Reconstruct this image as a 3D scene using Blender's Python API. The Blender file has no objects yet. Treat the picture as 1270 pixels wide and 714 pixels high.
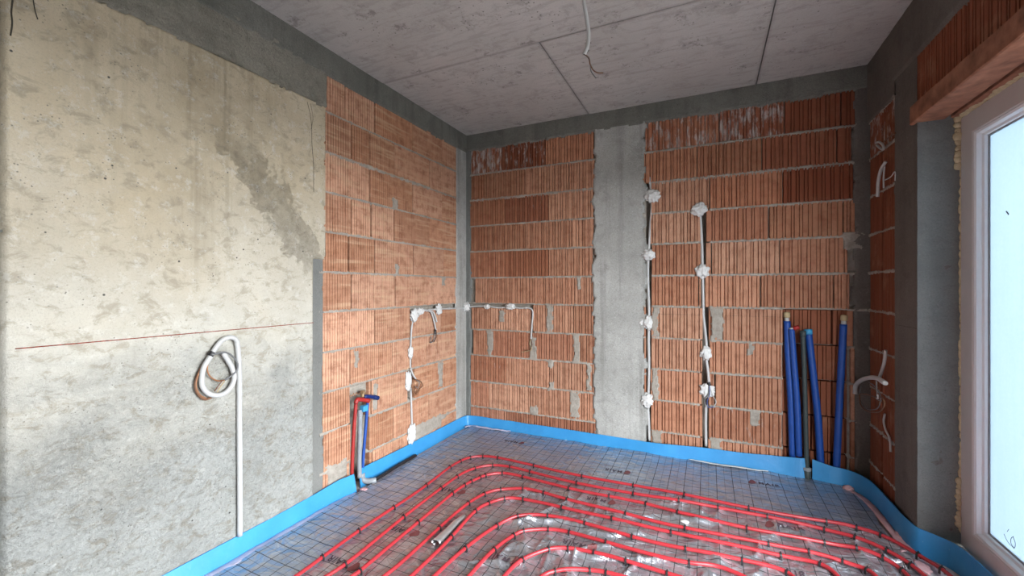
import bpy, bmesh, math, random
from mathutils import Vector, Matrix, noise
R = math.radians
random.seed(7)
scene = bpy.context.scene
col = scene.collection

# ------------------------------------------------------------------ camera, sky, exposure
cam_d = bpy.data.cameras.new('camera')
cam_d.sensor_width = 36.0
cam_d.lens = 36.0 * 522.0 / 1270.0
cam_d.clip_start = 0.02
cam = bpy.data.objects.new('camera', cam_d)
cam.location = (2.158, -3.557, 1.34)
cam.rotation_euler = (R(90), 0, R(25))
col.objects.link(cam)
scene.camera = cam

world = bpy.data.worlds.new('overcast_sky')
scene.world = world
world.use_nodes = True
bg = world.node_tree.nodes['Background']
bg.inputs['Color'].default_value = (0.90, 0.95, 1.0, 1)
bg.inputs['Strength'].default_value = 5.0

def portal(loc, rot, sx, sy):
    d = bpy.data.lights.new('daylight_portal', 'AREA')
    d.shape = 'RECTANGLE'; d.size = sx; d.size_y = sy
    d.cycles.is_portal = True
    o = bpy.data.objects.new('daylight_portal', d)
    o.location = loc; o.rotation_euler = rot
    col.objects.link(o)
portal((3.40, -2.62, 1.13), (0, R(90), 0), 2.1, 2.0)  # guides sky light through the added unglazed opening out of view

scene.view_settings.view_transform = 'Standard'
scene.view_settings.look = 'None'
scene.view_settings.gamma = 1.0
scene.view_settings.use_curve_mapping = False
scene.view_settings.exposure = 2.6
scene.cycles.max_bounces = 12
scene.cycles.diffuse_bounces = 3
scene.cycles.sample_clamp_indirect = 8.0

# ------------------------------------------------------------------ material helpers
KD = .72       # overall reflectance of the building materials
class NT:
    def __init__(s, name):
        s.m = bpy.data.materials.new(name); s.m.use_nodes = True
        s.t = s.m.node_tree; s.n = s.t.nodes; s.l = s.t.links
        s.b = s.n['Principled BSDF']; s.out = s.n['Material Output']
        s._p = None
    def new(s, t, **kw):
        n = s.n.new(t)
        for k, v in kw.items(): setattr(n, k, v)
        return n
    def put(s, v, sock):
        if isinstance(v, bpy.types.NodeSocket): s.l.new(v, sock)
        elif v is not None:
            if isinstance(v, tuple) and len(v) == 3 and sock.type == 'RGBA': v = v + (1,)
            sock.default_value = v
    @property
    def pos(s):
        if s._p is None: s._p = s.new('ShaderNodeNewGeometry').outputs['Position']
        return s._p
    def scaled(s, sc):
        n = s.new('ShaderNodeVectorMath', operation='MULTIPLY')
        s.put(s.pos, n.inputs[0]); n.inputs[1].default_value = sc
        return n.outputs[0]
    def noise(s, scale=5, detail=4, rough=.55, vec=None, dist=0):
        n = s.new('ShaderNodeTexNoise')
        n.inputs['Scale'].default_value = scale; n.inputs['Detail'].default_value = detail
        n.inputs['Roughness'].default_value = rough; n.inputs['Distortion'].default_value = dist
        s.put(vec if vec is not None else s.pos, n.inputs['Vector'])
        return n.outputs['Fac']
    def vor(s, scale=20, vec=None, feat='F1'):
        n = s.new('ShaderNodeTexVoronoi', feature=feat)
        n.inputs['Scale'].default_value = scale
        s.put(vec if vec is not None else s.pos, n.inputs['Vector'])
        return n.outputs['Distance']
    def ramp(s, fac, a, b, c0=0.0, c1=1.0):
        n = s.new('ShaderNodeMapRange'); n.clamp = True
        n.inputs['From Min'].default_value = a; n.inputs['From Max'].default_value = b
        n.inputs['To Min'].default_value = c0; n.inputs['To Max'].default_value = c1
        s.put(fac, n.inputs['Value'])
        return n.outputs[0]
    def math(s, op, a, b=None):
        n = s.new('ShaderNodeMath', operation=op)
        s.put(a, n.inputs[0]); s.put(b, n.inputs[1])
        return n.outputs[0]
    def mix(s, f, a, b, mode='MIX'):
        n = s.new('ShaderNodeMix', data_type='RGBA', blend_type=mode)
        s.put(f, n.inputs['Factor']); s.put(a, n.inputs['A']); s.put(b, n.inputs['B'])
        return n.outputs['Result']
    def sep(s):
        n = s.new('ShaderNodeSeparateXYZ'); s.put(s.pos, n.inputs[0]); return n.outputs
    def bump(s, h, strength=.5, dist=.01, prev=None):
        n = s.new('ShaderNodeBump')
        n.inputs['Strength'].default_value = strength; n.inputs['Distance'].default_value = dist
        s.put(h, n.inputs['Height'])
        if prev is not None: s.l.new(prev, n.inputs['Normal'])
        return n.outputs['Normal']
    def done(s, color=None, rough=.8, normal=None, metal=0.0, spec=.3):
        if isinstance(color, bpy.types.NodeSocket) and not isinstance(metal, bpy.types.NodeSocket):
            color = s.mix(1.0, color, (KD, KD, KD), 'MULTIPLY')
        s.put(color, s.b.inputs['Base Color']); s.put(rough, s.b.inputs['Roughness'])
        s.put(metal, s.b.inputs['Metallic']); s.put(spec, s.b.inputs['Specular IOR Level'])
        if normal is not None: s.l.new(normal, s.b.inputs['Normal'])
        return s.m

def plain(name, c, rough=.5, spec=.4, metal=0.0, vary=.12, scale=30, bump=0.0):
    t = NT(name)
    f = t.noise(scale, 4)
    k = tuple(x * (1 - vary) for x in c); k2 = tuple(min(1, x * (1 + vary)) for x in c)
    colr = t.mix(t.ramp(f, .3, .7), k, k2)
    nrm = t.bump(t.noise(scale * 4, 3), bump, .003) if bump else None
    return t.done(colr, rough, nrm, metal, spec)

M = {}
def concrete(name, a, b, dark, streak=.0, pit=.5, bump=.35, scale=2.0):
    t = NT(name)
    c = t.mix(t.ramp(t.noise(scale, 9, .6), .32, .68), a, b)
    c = t.mix(t.ramp(t.noise(scale * 5, 8, .65, dist=.6), .52, .75, 0, .55), c, dark)
    if streak:
        st = t.noise(1.0, 5, .6, vec=t.scaled((11, 11, .55)))
        c = t.mix(t.ramp(st, .5, .72, 0, streak), c, dark)
    c = t.mix(t.ramp(t.noise(130, 5, .85), .48, .64, 0, .55), c, dark)
    c = t.mix(t.ramp(t.noise(60, 6, .8), .58, .68, 0, .5), c, tuple(min(1, q * 1.5) for q in b))
    p = t.ramp(t.vor(38), .10, .16, 1, 0)
    msk = t.ramp(t.noise(5, 3), .58, .62)
    c = t.mix(t.math('MULTIPLY', t.math('MULTIPLY', p, msk), pit), c, tuple(x * .35 for x in dark))
    n = t.bump(t.noise(90, 6, .65), bump, .006)
    n = t.bump(t.noise(9, 6, .6), bump, .012, n)
    M[name] = t.done(c, .88, n, 0, .2)

concrete('beam_concrete', (.18, .18, .155), (.28, .275, .24), (.11, .11, .095), .5, bump=.6)
concrete('rough_beam', (.25, .235, .19), (.40, .375, .31), (.13, .125, .10), .2, bump=1.0)
concrete('column_concrete', (.44, .435, .40), (.64, .63, .59), (.25, .245, .22), .75, bump=.7)
concrete('plaster_grey', (.20, .205, .19), (.27, .27, .25), (.15, .15, .14), .2)
concrete('render_right', (.17, .15, .13), (.24, .215, .19), (.10, .09, .08), .3)
concrete('dark_render', (.07, .06, .055), (.10, .09, .08), (.05, .045, .04), 0)
concrete('outside_paving', (.15, .15, .14), (.20, .20, .19), (.1, .1, .1), 0)

def left_concrete():
    t = NT('left_concrete')
    x, y, z = t.sep()
    big = t.noise(1.3, 8, .62, dist=.4)
    zz = t.math('ADD', z, t.math('MULTIPLY', t.math('SUBTRACT', big, .5), 1.3))
    warm = t.mix(t.ramp(t.noise(3, 8, .6), .3, .7), (.63, .52, .35), (.80, .69, .505))
    cool = t.mix(t.ramp(t.noise(4, 8, .6), .3, .7), (.58, .59, .55), (.76, .775, .73))
    c = t.mix(t.ramp(zz, .65, 1.9), cool, warm)
    # brown wash and drips down the middle of the panel
    dy = t.math('ABSOLUTE', t.math('ADD', y, 2.36))
    zone = t.math('MULTIPLY', t.ramp(t.math('ADD', dy, t.math('MULTIPLY', big, .5)), .35, .75, 1, 0), t.ramp(zz, 1.35, 1.9))
    wash = t.ramp(t.noise(4, 8, .7), .35, .65)
    c = t.mix(t.math('MULTIPLY', t.math('MULTIPLY', zone, wash), .6), c, (.42, .345, .225))
    st = t.noise(1.0, 6, .6, vec=t.scaled((20, 20, .9)))
    c = t.mix(t.math('MULTIPLY', t.ramp(st, .52, .66, 0, .6), t.math('MAXIMUM', zone, t.ramp(zz, 1.2, 2.2, 0, .35))), c, (.36, .30, .20))
    # trowelled-over strip running down to the joint band
    dl = t.math('ADD', t.math('MULTIPLY', t.math('ADD', y, 2.085), .80), t.math('MULTIPLY', t.math('SUBTRACT', z, 1.90), .60))
    dl = t.math('ADD', t.math('ABSOLUTE', dl), t.math('MULTIPLY', t.math('SUBTRACT', t.noise(11, 9, .8), .5), .55))
    dm = t.math('MULTIPLY', t.ramp(dl, .02, .10, 1, 0), t.math('MULTIPLY', t.ramp(z, 1.40, 1.5), t.ramp(z, 2.15, 2.0)))
    c = t.mix(t.math('MULTIPLY', dm, t.ramp(t.noise(26, 8, .85), .44, .56, .10, .42)), c, (.37, .325, .23))
    # fine blotches
    bl = t.noise(13, 9, .72, vec=t.scaled((1, 1, 1.5)), dist=.5)
    c = t.mix(t.ramp(bl, .51, .62, 0, .6), c, (.40, .345, .25))
    c = t.mix(t.ramp(t.noise(20, 8, .78), .54, .64, 0, .42), c, (.88, .86, .78))
    # air holes
    p = t.ramp(t.vor(16), .05, .085, 1, 0)
    c = t.mix(t.math('MULTIPLY', p, t.ramp(t.noise(6, 2), .52, .55)), c, (.10, .095, .085))
    p2 = t.ramp(t.vor(58), .10, .19, 1, 0)
    c = t.mix(t.math('MULTIPLY', p2, t.ramp(t.noise(5, 5, .7), .50, .57, 0, .85)), c, (.22, .205, .17))
    low = t.ramp(zz, 1.12, .78)
    c = t.mix(t.math('MULTIPLY', low, t.ramp(t.noise(44, 8, .85), .51, .60, 0, .5)), c, (.36, .36, .33))
    c = t.mix(t.ramp(t.noise(150, 5, .8), .52, .62, 0, .28), c, (.42, .39, .32))
    h = t.math('MULTIPLY', t.noise(55, 8, .75, dist=.5), t.math('ADD', t.ramp(low, 0, 1, .30, 1.5), t.math('MULTIPLY', dm, .5)))
    n = t.bump(h, 1.0, .018)
    n = t.bump(t.noise(10, 7, .65), .4, .015, n)
    M['left_concrete'] = t.done(c, .9, n, 0, .2)
left_concrete()

def ceiling_mat():
    t = NT('ceiling_concrete')
    x, y, z = t.sep()
    c = t.mix(t.ramp(t.noise(1.6, 9, .6), .3, .7), (.54, .51, .475), (.66, .625, .59))
    c = t.mix(t.ramp(t.noise(6, 9, .78, dist=.4), .52, .62, 0, .5), c, (.37, .345, .32))
    st = t.noise(1, 7, .65, vec=t.scaled((5, 30, 1)))
    c = t.mix(t.ramp(st, .52, .61, 0, .4), c, (.39, .365, .34))
    c = t.mix(t.ramp(t.noise(110, 5, .85), .50, .66, 0, .35), c, (.33, .305, .28))
    c = t.mix(t.ramp(t.noise(7, 9, .82), .57, .63, 0, .7), c, (.25, .23, .21))
    # grout washed out along the formwork joints
    j = t.math('MINIMUM', t.math('ABSOLUTE', t.math('ADD', y, 1.175)),
               t.math('MINIMUM', t.math('ABSOLUTE', t.math('SUBTRACT', x, 2.475)),
                      t.math('MAXIMUM', t.math('ABSOLUTE', t.math('SUBTRACT', x, 1.23)), t.math('MULTIPLY', t.math('ADD', y, 1.175), -1.0))))
    j = t.math('ADD', j, t.math('MULTIPLY', t.noise(14, 6, .7), .03))
    c = t.mix(t.ramp(j, .014, .036, .6, 0), c, (.27, .25, .235))
    p = t.ramp(t.vor(30), .09, .16, 1, 0)
    c = t.mix(t.math('MULTIPLY', p, t.ramp(t.noise(3.5, 4), .50, .57, 0, .9)), c, (.15, .14, .13))
    n = t.bump(t.noise(40, 7, .65), .35, .006)
    M['ceiling_concrete'] = t.done(c, .88, n, 0, .2)
ceiling_mat()

def brick_mat(name, a, b, band):
    t = NT(name)
    oi = t.new('ShaderNodeObjectInfo')
    c = t.mix(oi.outputs['Random'], a, b)
    c = t.mix(1.0, c, oi.outputs['Color'], 'MULTIPLY')
    c = t.mix(t.ramp(t.noise(14, 7, .7), .46, .68, 0, .65), c, (.27, .09, .045))
    c = t.mix(t.ramp(t.noise(5, 5, .6), .55, .75, 0, .4), c, (.62, .36, .22))
    st = t.noise(1, 4, .6, vec=t.scaled((70, 70, 3)))
    c = t.mix(t.ramp(st, .5, .7, 0, .35), c, (.33, .12, .06))
    if band:
        off = t.new('ShaderNodeVectorMath', operation='ADD')
        cmb = t.new('ShaderNodeCombineXYZ'); t.put(t.math('MULTIPLY', oi.outputs['Random'], 37.0), cmb.inputs[2])
        t.put(t.scaled((2.2, 2.2, 30)), off.inputs[0]); t.put(cmb.outputs[0], off.inputs[1])
        bd = t.noise(1, 3, .55, vec=off.outputs[0])
        c = t.mix(t.ramp(bd, .52, .68, 0, .75), c, (.76, .49, .31))
        c = t.mix(t.ramp(bd, .44, .34, 0, .22), c, (.36, .15, .07))
    # lime bloom, strongest where the object colour's alpha says so
    al = oi.outputs['Alpha']
    lm = t.noise(1, 6, .65, vec=t.scaled((26, 26, 9)))
    lm = t.math('ADD', lm, t.math('SUBTRACT', t.math('MULTIPLY', al, .40), .37))
    c = t.mix(t.ramp(lm, .46, .58, 0, .8), c, (.68, .62, .58))
    n = t.bump(t.noise(110, 5, .6), .35, .004)
    if band: n = t.bump(bd, .5, .006, n)
    M[name] = t.done(c, .85, n, 0, .2)
brick_mat('brick_back', (.55, .255, .15), (.72, .40, .26), False)
brick_mat('brick_left', (.60, .30, .175), (.80, .46, .305), True)

def mortar_mat(name, a, b):
    t = NT(name)
    c = t.mix(t.ramp(t.noise(24, 8, .7), .3, .7), a, b)
    c = t.mix(t.ramp(t.noise(4, 4), .5, .7, 0, .5), c, tuple(k * 1.15 for k in b))
    n = t.bump(t.noise(80, 7, .7), .7, .01)
    M[name] = t.done(c, .92, n, 0, .15)
mortar_mat('mortar', (.33, .29, .24), (.56, .51, .44))
mortar_mat('mortar_patch', (.34, .33, .30), (.50, .49, .455))

M['white_plaster'] = plain('white_plaster', (.84, .83, .80), .85, .2, vary=.06, bump=.6)
M['white_pvc'] = plain('white_pvc', (.64, .635, .615), .4, .45, vary=.04)
M['lit_bead_pvc'] = plain('lit_bead_pvc', (.97, .97, .97), .3, .5, vary=.02)  # whiter than the frame plastic: outside light on the bead edges painted in
M['frame_pvc'] = plain('frame_pvc', (.76, .72, .70), .35, .45, vary=.04, scale=8)
M['grey_pvc'] = plain('grey_pvc', (.34, .36, .38), .45, .4)
M['red_pe'] = plain('red_pe', (.47, .032, .042), .34, .5, vary=.1, scale=12)
M['red_sleeve'] = plain('red_sleeve', (.44, .03, .026), .45, .4)
M['blue_sleeve'] = plain('blue_sleeve', (.014, .085, .40), .42, .4)
M['light_blue'] = plain('light_blue', (.07, .42, .75), .4, .4)
M['dark_blue'] = plain('dark_blue', (.01, .03, .16), .35, .4)
M['black_plastic'] = plain('black_plastic', (.022, .020, .022), .45, .4)
M['dark_green'] = plain('dark_green', (.055, .075, .075), .5, .35)
M['brass'] = plain('brass', (.45, .30, .16), .4, .5, .6)
M['tan_plug'] = plain('tan_plug', (.55, .42, .24), .8, .2)
M['copper'] = plain('copper', (.46, .22, .11), .4, .4, .3)
M['brown_wire'] = plain('brown_wire', (.20, .095, .05), .5, .4)
M['grey_wire'] = plain('grey_wire', (.20, .20, .20), .45, .4)
M['blue_wire'] = plain('blue_wire', (.10, .14, .36), .45, .4)
M['chalk_red'] = plain('chalk_red', (.34, .085, .06), .95, .1, vary=.5, scale=90)
M['crack'] = plain('crack', (.10, .09, .07), .95, .1)
M['pu_foam'] = plain('pu_foam', (.70, .58, .37), .85, .2, vary=.15, scale=60, bump=.6)
M['film'] = plain('film', (.72, .66, .80), .35, .5, vary=.12, scale=25)
M['pink_foam'] = plain('pink_foam', (.80, .48, .50), .8, .3, vary=.12, scale=22, bump=.4)
M['scrap'] = plain('scrap', (.74, .74, .70), .3, .5, vary=.06)
M['silver_film'] = plain('silver_film', (.80, .80, .80), .28, .5, .75, vary=.1)
M['terracotta'] = plain('terracotta', (.37, .165, .10), .8, .25, vary=.35, scale=16, bump=.5)
M['logo_red'] = plain('logo_red', (.21, .065, .065), .55, .3)
M['logo_ink'] = plain('logo_ink', (.085, .06, .075), .55, .3)

def edge_strip_mat():
    t = NT('edge_strip_foam')
    c = t.mix(t.ramp(t.noise(7, 6), .3, .7), (.045, .32, .70), (.06, .38, .78))
    c = t.mix(t.ramp(t.noise(60, 5, .7), .66, .74, 0, .6), c, (.45, .72, .90))
    n = t.bump(t.noise(14, 5), .3, .01)
    M['edge_strip_foam'] = t.done(c, .38, n, 0, .45)
edge_strip_mat()

def board_mat():
    t = NT('insulation_board')
    c = t.mix(t.ramp(t.noise(9, 6, .6), .45, .62), (.78, .75, .76), (.76, .50, .53))
    n = t.bump(t.vor(120), .4, .004)
    M['insulation_board'] = t.done(c, .7, n, 0, .3)
board_mat()

def foil_mat():
    t = NT('printed_foil')
    x, y, z = t.sep()
    def lines(v, off, step, half):
        u = t.math('ADD', v, off)
        m = t.math('PINGPONG', u, step / 2)           # 0 on each line, step/2 between
        return t.ramp(m, half * .75, half * 1.25, 1, 0)
    thin = t.math('MAXIMUM', lines(x, .04, .1, .0010), lines(y, .03, .1, .0010))
    thick = t.math('MAXIMUM', lines(x, -.01, .1, .0021), lines(y, -.02, .1, .0021))
    grid = t.math('MAXIMUM', t.math('MULTIPLY', thin, .8), thick)
    wr = t.noise(6, 7, .6, dist=1.2)
    silver = t.mix(t.ramp(wr, .3, .7), (.40, .405, .44), (.58, .59, .63))
    c = t.mix(grid, silver, (.03, .028, .03))
    met = t.ramp(grid, 0, 1, .80, 0)
    rg = t.ramp(grid, 0, 1, .31, .6)
    fine = t.noise(7, 5, .5, vec=t.scaled((1, 1.6, .2)), dist=1.6)
    n = t.bump(fine, .55, .05)
    n = t.bump(t.noise(60, 4, .6, dist=.8), .12, .006, n)
    M['printed_foil'] = t.done(c, rg, n, met, .5)
foil_mat()

def glass_mat():
    t = NT('misted_glass')
    nz = t.noise(70, 6, .7)
    drip = t.noise(1, 5, .6, vec=t.scaled((30, 30, 1.6)))
    f = t.math('MULTIPLY', t.ramp(nz, .25, .75, .75, 1), t.ramp(drip, .3, .7, .86, 1))
    tint = t.mix(f, (.165, .215, .27), (.25, .285, .31))
    tr = t.new('ShaderNodeBsdfTranslucent'); t.put(tint, tr.inputs['Color'])
    gl = t.new('ShaderNodeBsdfGlossy'); gl.inputs['Roughness'].default_value = .15
    gl.inputs['Color'].default_value = (.8, .8, .8, 1)
    ly = t.new('ShaderNodeLayerWeight'); ly.inputs['Blend'].default_value = .15
    mx = t.new('ShaderNodeMixShader')
    t.l.new(t.ramp(ly.outputs['Fresnel'], 0, 1, .02, .35), mx.inputs[0])
    t.l.new(tr.outputs[0], mx.inputs[1]); t.l.new(gl.outputs[0], mx.inputs[2])
    t.l.new(mx.outputs[0], t.out.inputs['Surface'])
    M['misted_glass'] = t.m
glass_mat()

# ------------------------------------------------------------------ mesh helpers
def link(name, me, mat, parent=None, smooth=False):
    if mat is not None: me.materials.append(M[mat])
    if smooth:
        for p in me.polygons: p.use_smooth = True
    o = bpy.data.objects.new(name, me); col.objects.link(o)
    if parent is not None: o.parent = parent
    return o
def pyd(name, vs, fs, mat, parent=None, smooth=False):
    me = bpy.data.meshes.new(name); me.from_pydata(vs, [], fs); me.update()
    return link(name, me, mat, parent, smooth)
def tag(o, label, cat, group=None, kind=None):
    o['label'] = label; o['category'] = cat
    if group: o['group'] = group
    if kind: o['kind'] = kind
    return o
def empty(name, loc=(0, 0, 0)):
    o = bpy.data.objects.new(name, None); o.location = loc; col.objects.link(o); return o
def thing(name, loc, label, cat, group=None):
    return tag(empty(name, loc), label, cat, group)
def adopt(child, parent):
    """parent a child built in world coordinates under a thing that sits elsewhere"""
    child.parent = parent
    child.matrix_parent_inverse = Matrix.Translation(-Vector(parent.location))
    return child
def boxdata(x0, x1, y0, y1, z0, z1, off=0):
    v = [(x, y, z) for x in (x0, x1) for y in (y0, y1) for z in (z0, z1)]
    f = [(0, 1, 3, 2), (4, 6, 7, 5), (0, 4, 5, 1), (2, 3, 7, 6), (0, 2, 6, 4), (1, 5, 7, 3)]
    return v, [tuple(i + off for i in q) for q in f]
def boxes(name, lst, mat, parent=None):
    vs, fs = [], []
    for b in lst:
        v, f = boxdata(*b, off=len(vs)); vs += v; fs += f
    return pyd(name, vs, fs, mat, parent)
def spline(pts, n=8):
    P = [Vector(p) for p in pts]
    if len(P) < 3:
        return [P[0].lerp(P[-1], i / n) for i in range(n + 1)]
    out = []
    for i in range(len(P) - 1):
        a = P[i - 1] if i else P[0] * 2 - P[1]
        b, c = P[i], P[i + 1]
        d = P[i + 2] if i + 2 < len(P) else P[-1] * 2 - P[-2]
        # centripetal parameters keep uneven traces free of loops
        t0 = 0.0; t1 = t0 + max((b - a).length, 1e-5) ** .5
        t2 = t1 + max((c - b).length, 1e-5) ** .5; t3 = t2 + max((d - c).length, 1e-5) ** .5
        for k in range(n):
            t = t1 + (t2 - t1) * k / n
            A1 = a.lerp(b, (t - t0) / (t1 - t0)); A2 = b.lerp(c, (t - t1) / (t2 - t1)); A3 = c.lerp(d, (t - t2) / (t3 - t2))
            B1 = A1.lerp(A2, (t - t0) / (t2 - t0)); B2 = A2.lerp(A3, (t - t1) / (t3 - t1))
            out.append(B1.lerp(B2, (t - t1) / (t2 - t1)))
    out.append(P[-1])
    return out
def tubedata(path, rad, seg=10, cap=True, hollow=False):
    vs, fs = [], []
    n = len(path); up = Vector((0.13, 0.21, 0.97)).normalized()
    T = [(path[min(i + 1, n - 1)] - path[max(i - 1, 0)]).normalized() for i in range(n)]
    u = T[0].cross(up)
    if u.length < .05: u = T[0].cross(Vector((1, 0, 0)))
    u.normalize()
    for i in range(n):
        u = (u - T[i] * u.dot(T[i])).normalized(); w = T[i].cross(u)
        r = rad(i / (n - 1)) if callable(rad) else rad
        for k in range(seg):
            a = 2 * math.pi * k / seg
            vs.append(tuple(path[i] + u * (r * math.cos(a)) + w * (r * math.sin(a))))
    for i in range(n - 1):
        for k in range(seg):
            k2 = (k + 1) % seg
            fs.append((i * seg + k, i * seg + k2, (i + 1) * seg + k2, (i + 1) * seg + k))
    if cap:
        fs.append(tuple(reversed(range(seg)))); fs.append(tuple((n - 1) * seg + k for k in range(seg)))
    return vs, fs
def tube(name, pts, rad, mat, parent=None, seg=10, n=8, smooth=True):
    path = spline(pts, n) if n else [Vector(p) for p in pts]
    v, f = tubedata(path, rad, seg)
    o = pyd(name, v, f, mat, None, smooth)
    if parent is not None: adopt(o, parent)
    return o
def fb(x, y, z=0.0, o=4, s=1.0):
    return noise.fractal(Vector((x * s, y * s, z * s)), .9, 2.1, o)
W = 3.128          # right wall plane
H = 2.83           # ceiling height
def wmap(wall, s, h, z):
    if wall == 'L': return (h, s, z)
    if wall == 'B': return (s, -h, z)
    if wall == 'R': return (W - h, s, z)
    if wall == 'V': return (s, -.73 - h, z)
def field(name, wall, s0, s1, z0, z1, res, hf, mat, parent=None, keep=None, smooth=True):
    ns = max(1, int(round((s1 - s0) / res))); nz = max(1, int(round((z1 - z0) / res)))
    vs, fs, kp = [], [], []
    for j in range(nz + 1):
        z = z0 + (z1 - z0) * j / nz
        for i in range(ns + 1):
            s = s0 + (s1 - s0) * i / ns
            vs.append(wmap(wall, s, hf(s, z), z))
            kp.append(True if keep is None else keep(s, z))
    flip = wall in ('R', 'L') and wall == 'R'
    for j in range(nz):
        for i in range(ns):
            a = j * (ns + 1) + i; q = (a, a + 1, a + ns + 2, a + ns + 1)
            if keep is None or any(kp[k] for k in q):
                fs.append(q if wall != 'R' else tuple(reversed(q)))
    if keep is not None:
        used = sorted({k for q in fs for k in q}); mp = {k: i for i, k in enumerate(used)}
        vs = [vs[k] for k in used]; fs = [tuple(mp[k] for k in q) for q in fs]
    return pyd(name, vs, fs, mat, parent, smooth)
def slab(name, wall, s0, s1, z0, z1, th, mat, parent, jag=.015, res=.012, edges='LRTB', seed=0, rough=.0015):
    """a coat of concrete or render on a wall with ragged edges on the sides named"""
    m = jag * 1.6
    a0 = s0 - (m if 'L' in edges else 0); a1 = s1 + (m if 'R' in edges else 0)
    b0 = z0 - (m if 'B' in edges else 0); b1 = z1 + (m if 'T' in edges else 0)
    def inside(s, z):
        ok = True
        if 'L' in edges: ok &= s > s0 + jag * fb(z * 9, seed + 1.3, s * 9, 4)
        if 'R' in edges: ok &= s < s1 + jag * fb(z * 9, seed + 5.7, s * 9, 4)
        if 'B' in edges: ok &= z > z0 + jag * fb(s * 9, seed + 9.1, z * 9, 4)
        if 'T' in edges: ok &= z < z1 + jag * fb(s * 9, seed + 12.9, z * 9, 4)
        return ok
    def hf(s, z):
        return (th + rough * fb(s * 12, z * 12, seed, 4)) if inside(s, z) else -.010
    return field(name, wall, a0, a1, b0, b1, res, hf, mat, parent, keep=inside)

# ------------------------------------------------------------------ the shell
wall_left = boxes('wall_left', [(-.34, -.11, -5.4, .34, -.15, 3.0)], 'plaster_grey')
tag(wall_left, 'left wall, bare pale concrete beside orange hollow clay blocks', 'wall', kind='structure')
wall_back = boxes('wall_back', [(-.11, 3.55, .11, .34, -.15, 3.0)], 'plaster_grey')
tag(wall_back, 'back wall of ribbed clay blocks with a concrete column between', 'wall', kind='structure')
wall_right = boxes('wall_right', [(W + .11, W + .36, -.44, .11, -.15, 3.0),
                                  (W, W + .36, -.73, -.44, -.15, 3.0),
                                  (W + .11, W + .36, -3.70, -.73, 2.28, 3.0),
                                  (W, W + .36, -5.4, -3.70, -.15, 3.0),
                                  (W + .150, W + .36, -3.70, -.73, -.15, .060)], 'render_right')
tag(wall_right, 'dark right wall with the window opening and a rendered pier', 'wall', kind='structure')
wall_rear = boxes('wall_rear', [(-.34, 3.55, -5.64, -5.4, -.15, 3.0)], 'dark_render')  # unseen wall, its render set dark to cut light bounced into the room
tag(wall_rear, 'plain rendered rear wall facing the ribbed block wall', 'wall', kind='structure')
floor = boxes('floor', [(-.34, 3.55, -5.64, .34, -.15, -.012)], 'insulation_board')
tag(floor, 'white and pink insulation board laid over the floor', 'floor', kind='structure')
ceiling = boxes('ceiling', [(-.34, 3.55, -5.64, .34, H + .02, 3.05)], 'beam_concrete')
tag(ceiling, 'bare grey concrete ceiling with formwork panel joints', 'ceiling', kind='structure')
ground = boxes('ground_outside', [(3.49, 40, -30, 24, -.30, -.10)], 'outside_paving')
tag(ground, 'grey paving outside the window', 'paving', kind='structure')

# ceiling panels, joints open between them
for k, (x0, x1, y0, y1) in enumerate(((-.1, 1.23, -1.175, .12), (1.23, 2.475, -1.175, .12), (2.475, 3.3, -1.175, .12),
                                      (-.1, 2.475, -2.425, -1.175), (2.475, 3.3, -2.425, -1.175),
                                      (-.1, 1.23, -3.675, -2.425), (1.23, 2.475, -3.675, -2.425), (2.475, 3.3, -3.675, -2.425),
                                      (-.1, 2.475, -5.5, -3.675), (2.475, 3.3, -5.5, -3.675))):
    g = .0032; dz = (.0, .0025, .001, .003, .0012)[k % 5]
    boxes('panel', [(x0 + g, x1 - g, y0 + g, y1 - g, H - dz, H + .03)], 'ceiling_concrete', ceiling)

# ------------------------------------------------------------------ clay blocks
bcache = {}
def block_mesh(w, h, style, var):
    key = (round(w, 2), round(h, 2), style, var)
    if key in bcache: return bcache[key]
    rnd = random.Random(hash((round(w * 100), round(h * 100), style == 'rib', var)) & 0xffff)
    D = .055; pr = [(0, -D), (0, -.004), (.003, 0)]
    s = rnd.uniform(.012, .03); wide = rnd.random() < .5
    while s < w - .012:
        if style == 'rib':
            hw, dp = rnd.uniform(.0036, .0054), rnd.uniform(.010, .014)
            n = rnd.uniform(-.0012, .0006)
            pr += [(s - hw, n), (s - hw * .7, n - dp), (s + hw * .7, n - dp), (s + hw, n)]
            s += (.033 if wide else .0195) * rnd.uniform(.88, 1.12)
            wide = not wide
        else:
            hw, dp = .0031, rnd.uniform(.0045, .0070)
            pr += [(s - hw, 0), (s - hw * .6, -dp), (s + hw * .6, -dp), (s + hw, 0)]
            s += .0205 * rnd.uniform(.93, 1.07)
    pr += [(w - .003, 0), (w, -.004), (w, -D)]
    n = len(pr)
    vs = [(a, b, 0) for a, b in pr] + [(a, b, h) for a, b in pr]
    fs = [(i + 1, i, i + n, i + 1 + n) for i in range(n - 1)]
    fs.append(tuple(range(n))); fs.append(tuple(reversed(range(n, 2 * n))))
    me = bpy.data.meshes.new('brick'); me.from_pydata(vs, [], fs); me.update()
    me.materials.append(M['brick_left' if style == 'fine' else 'brick_back'])
    bcache[key] = me
    return me
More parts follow.
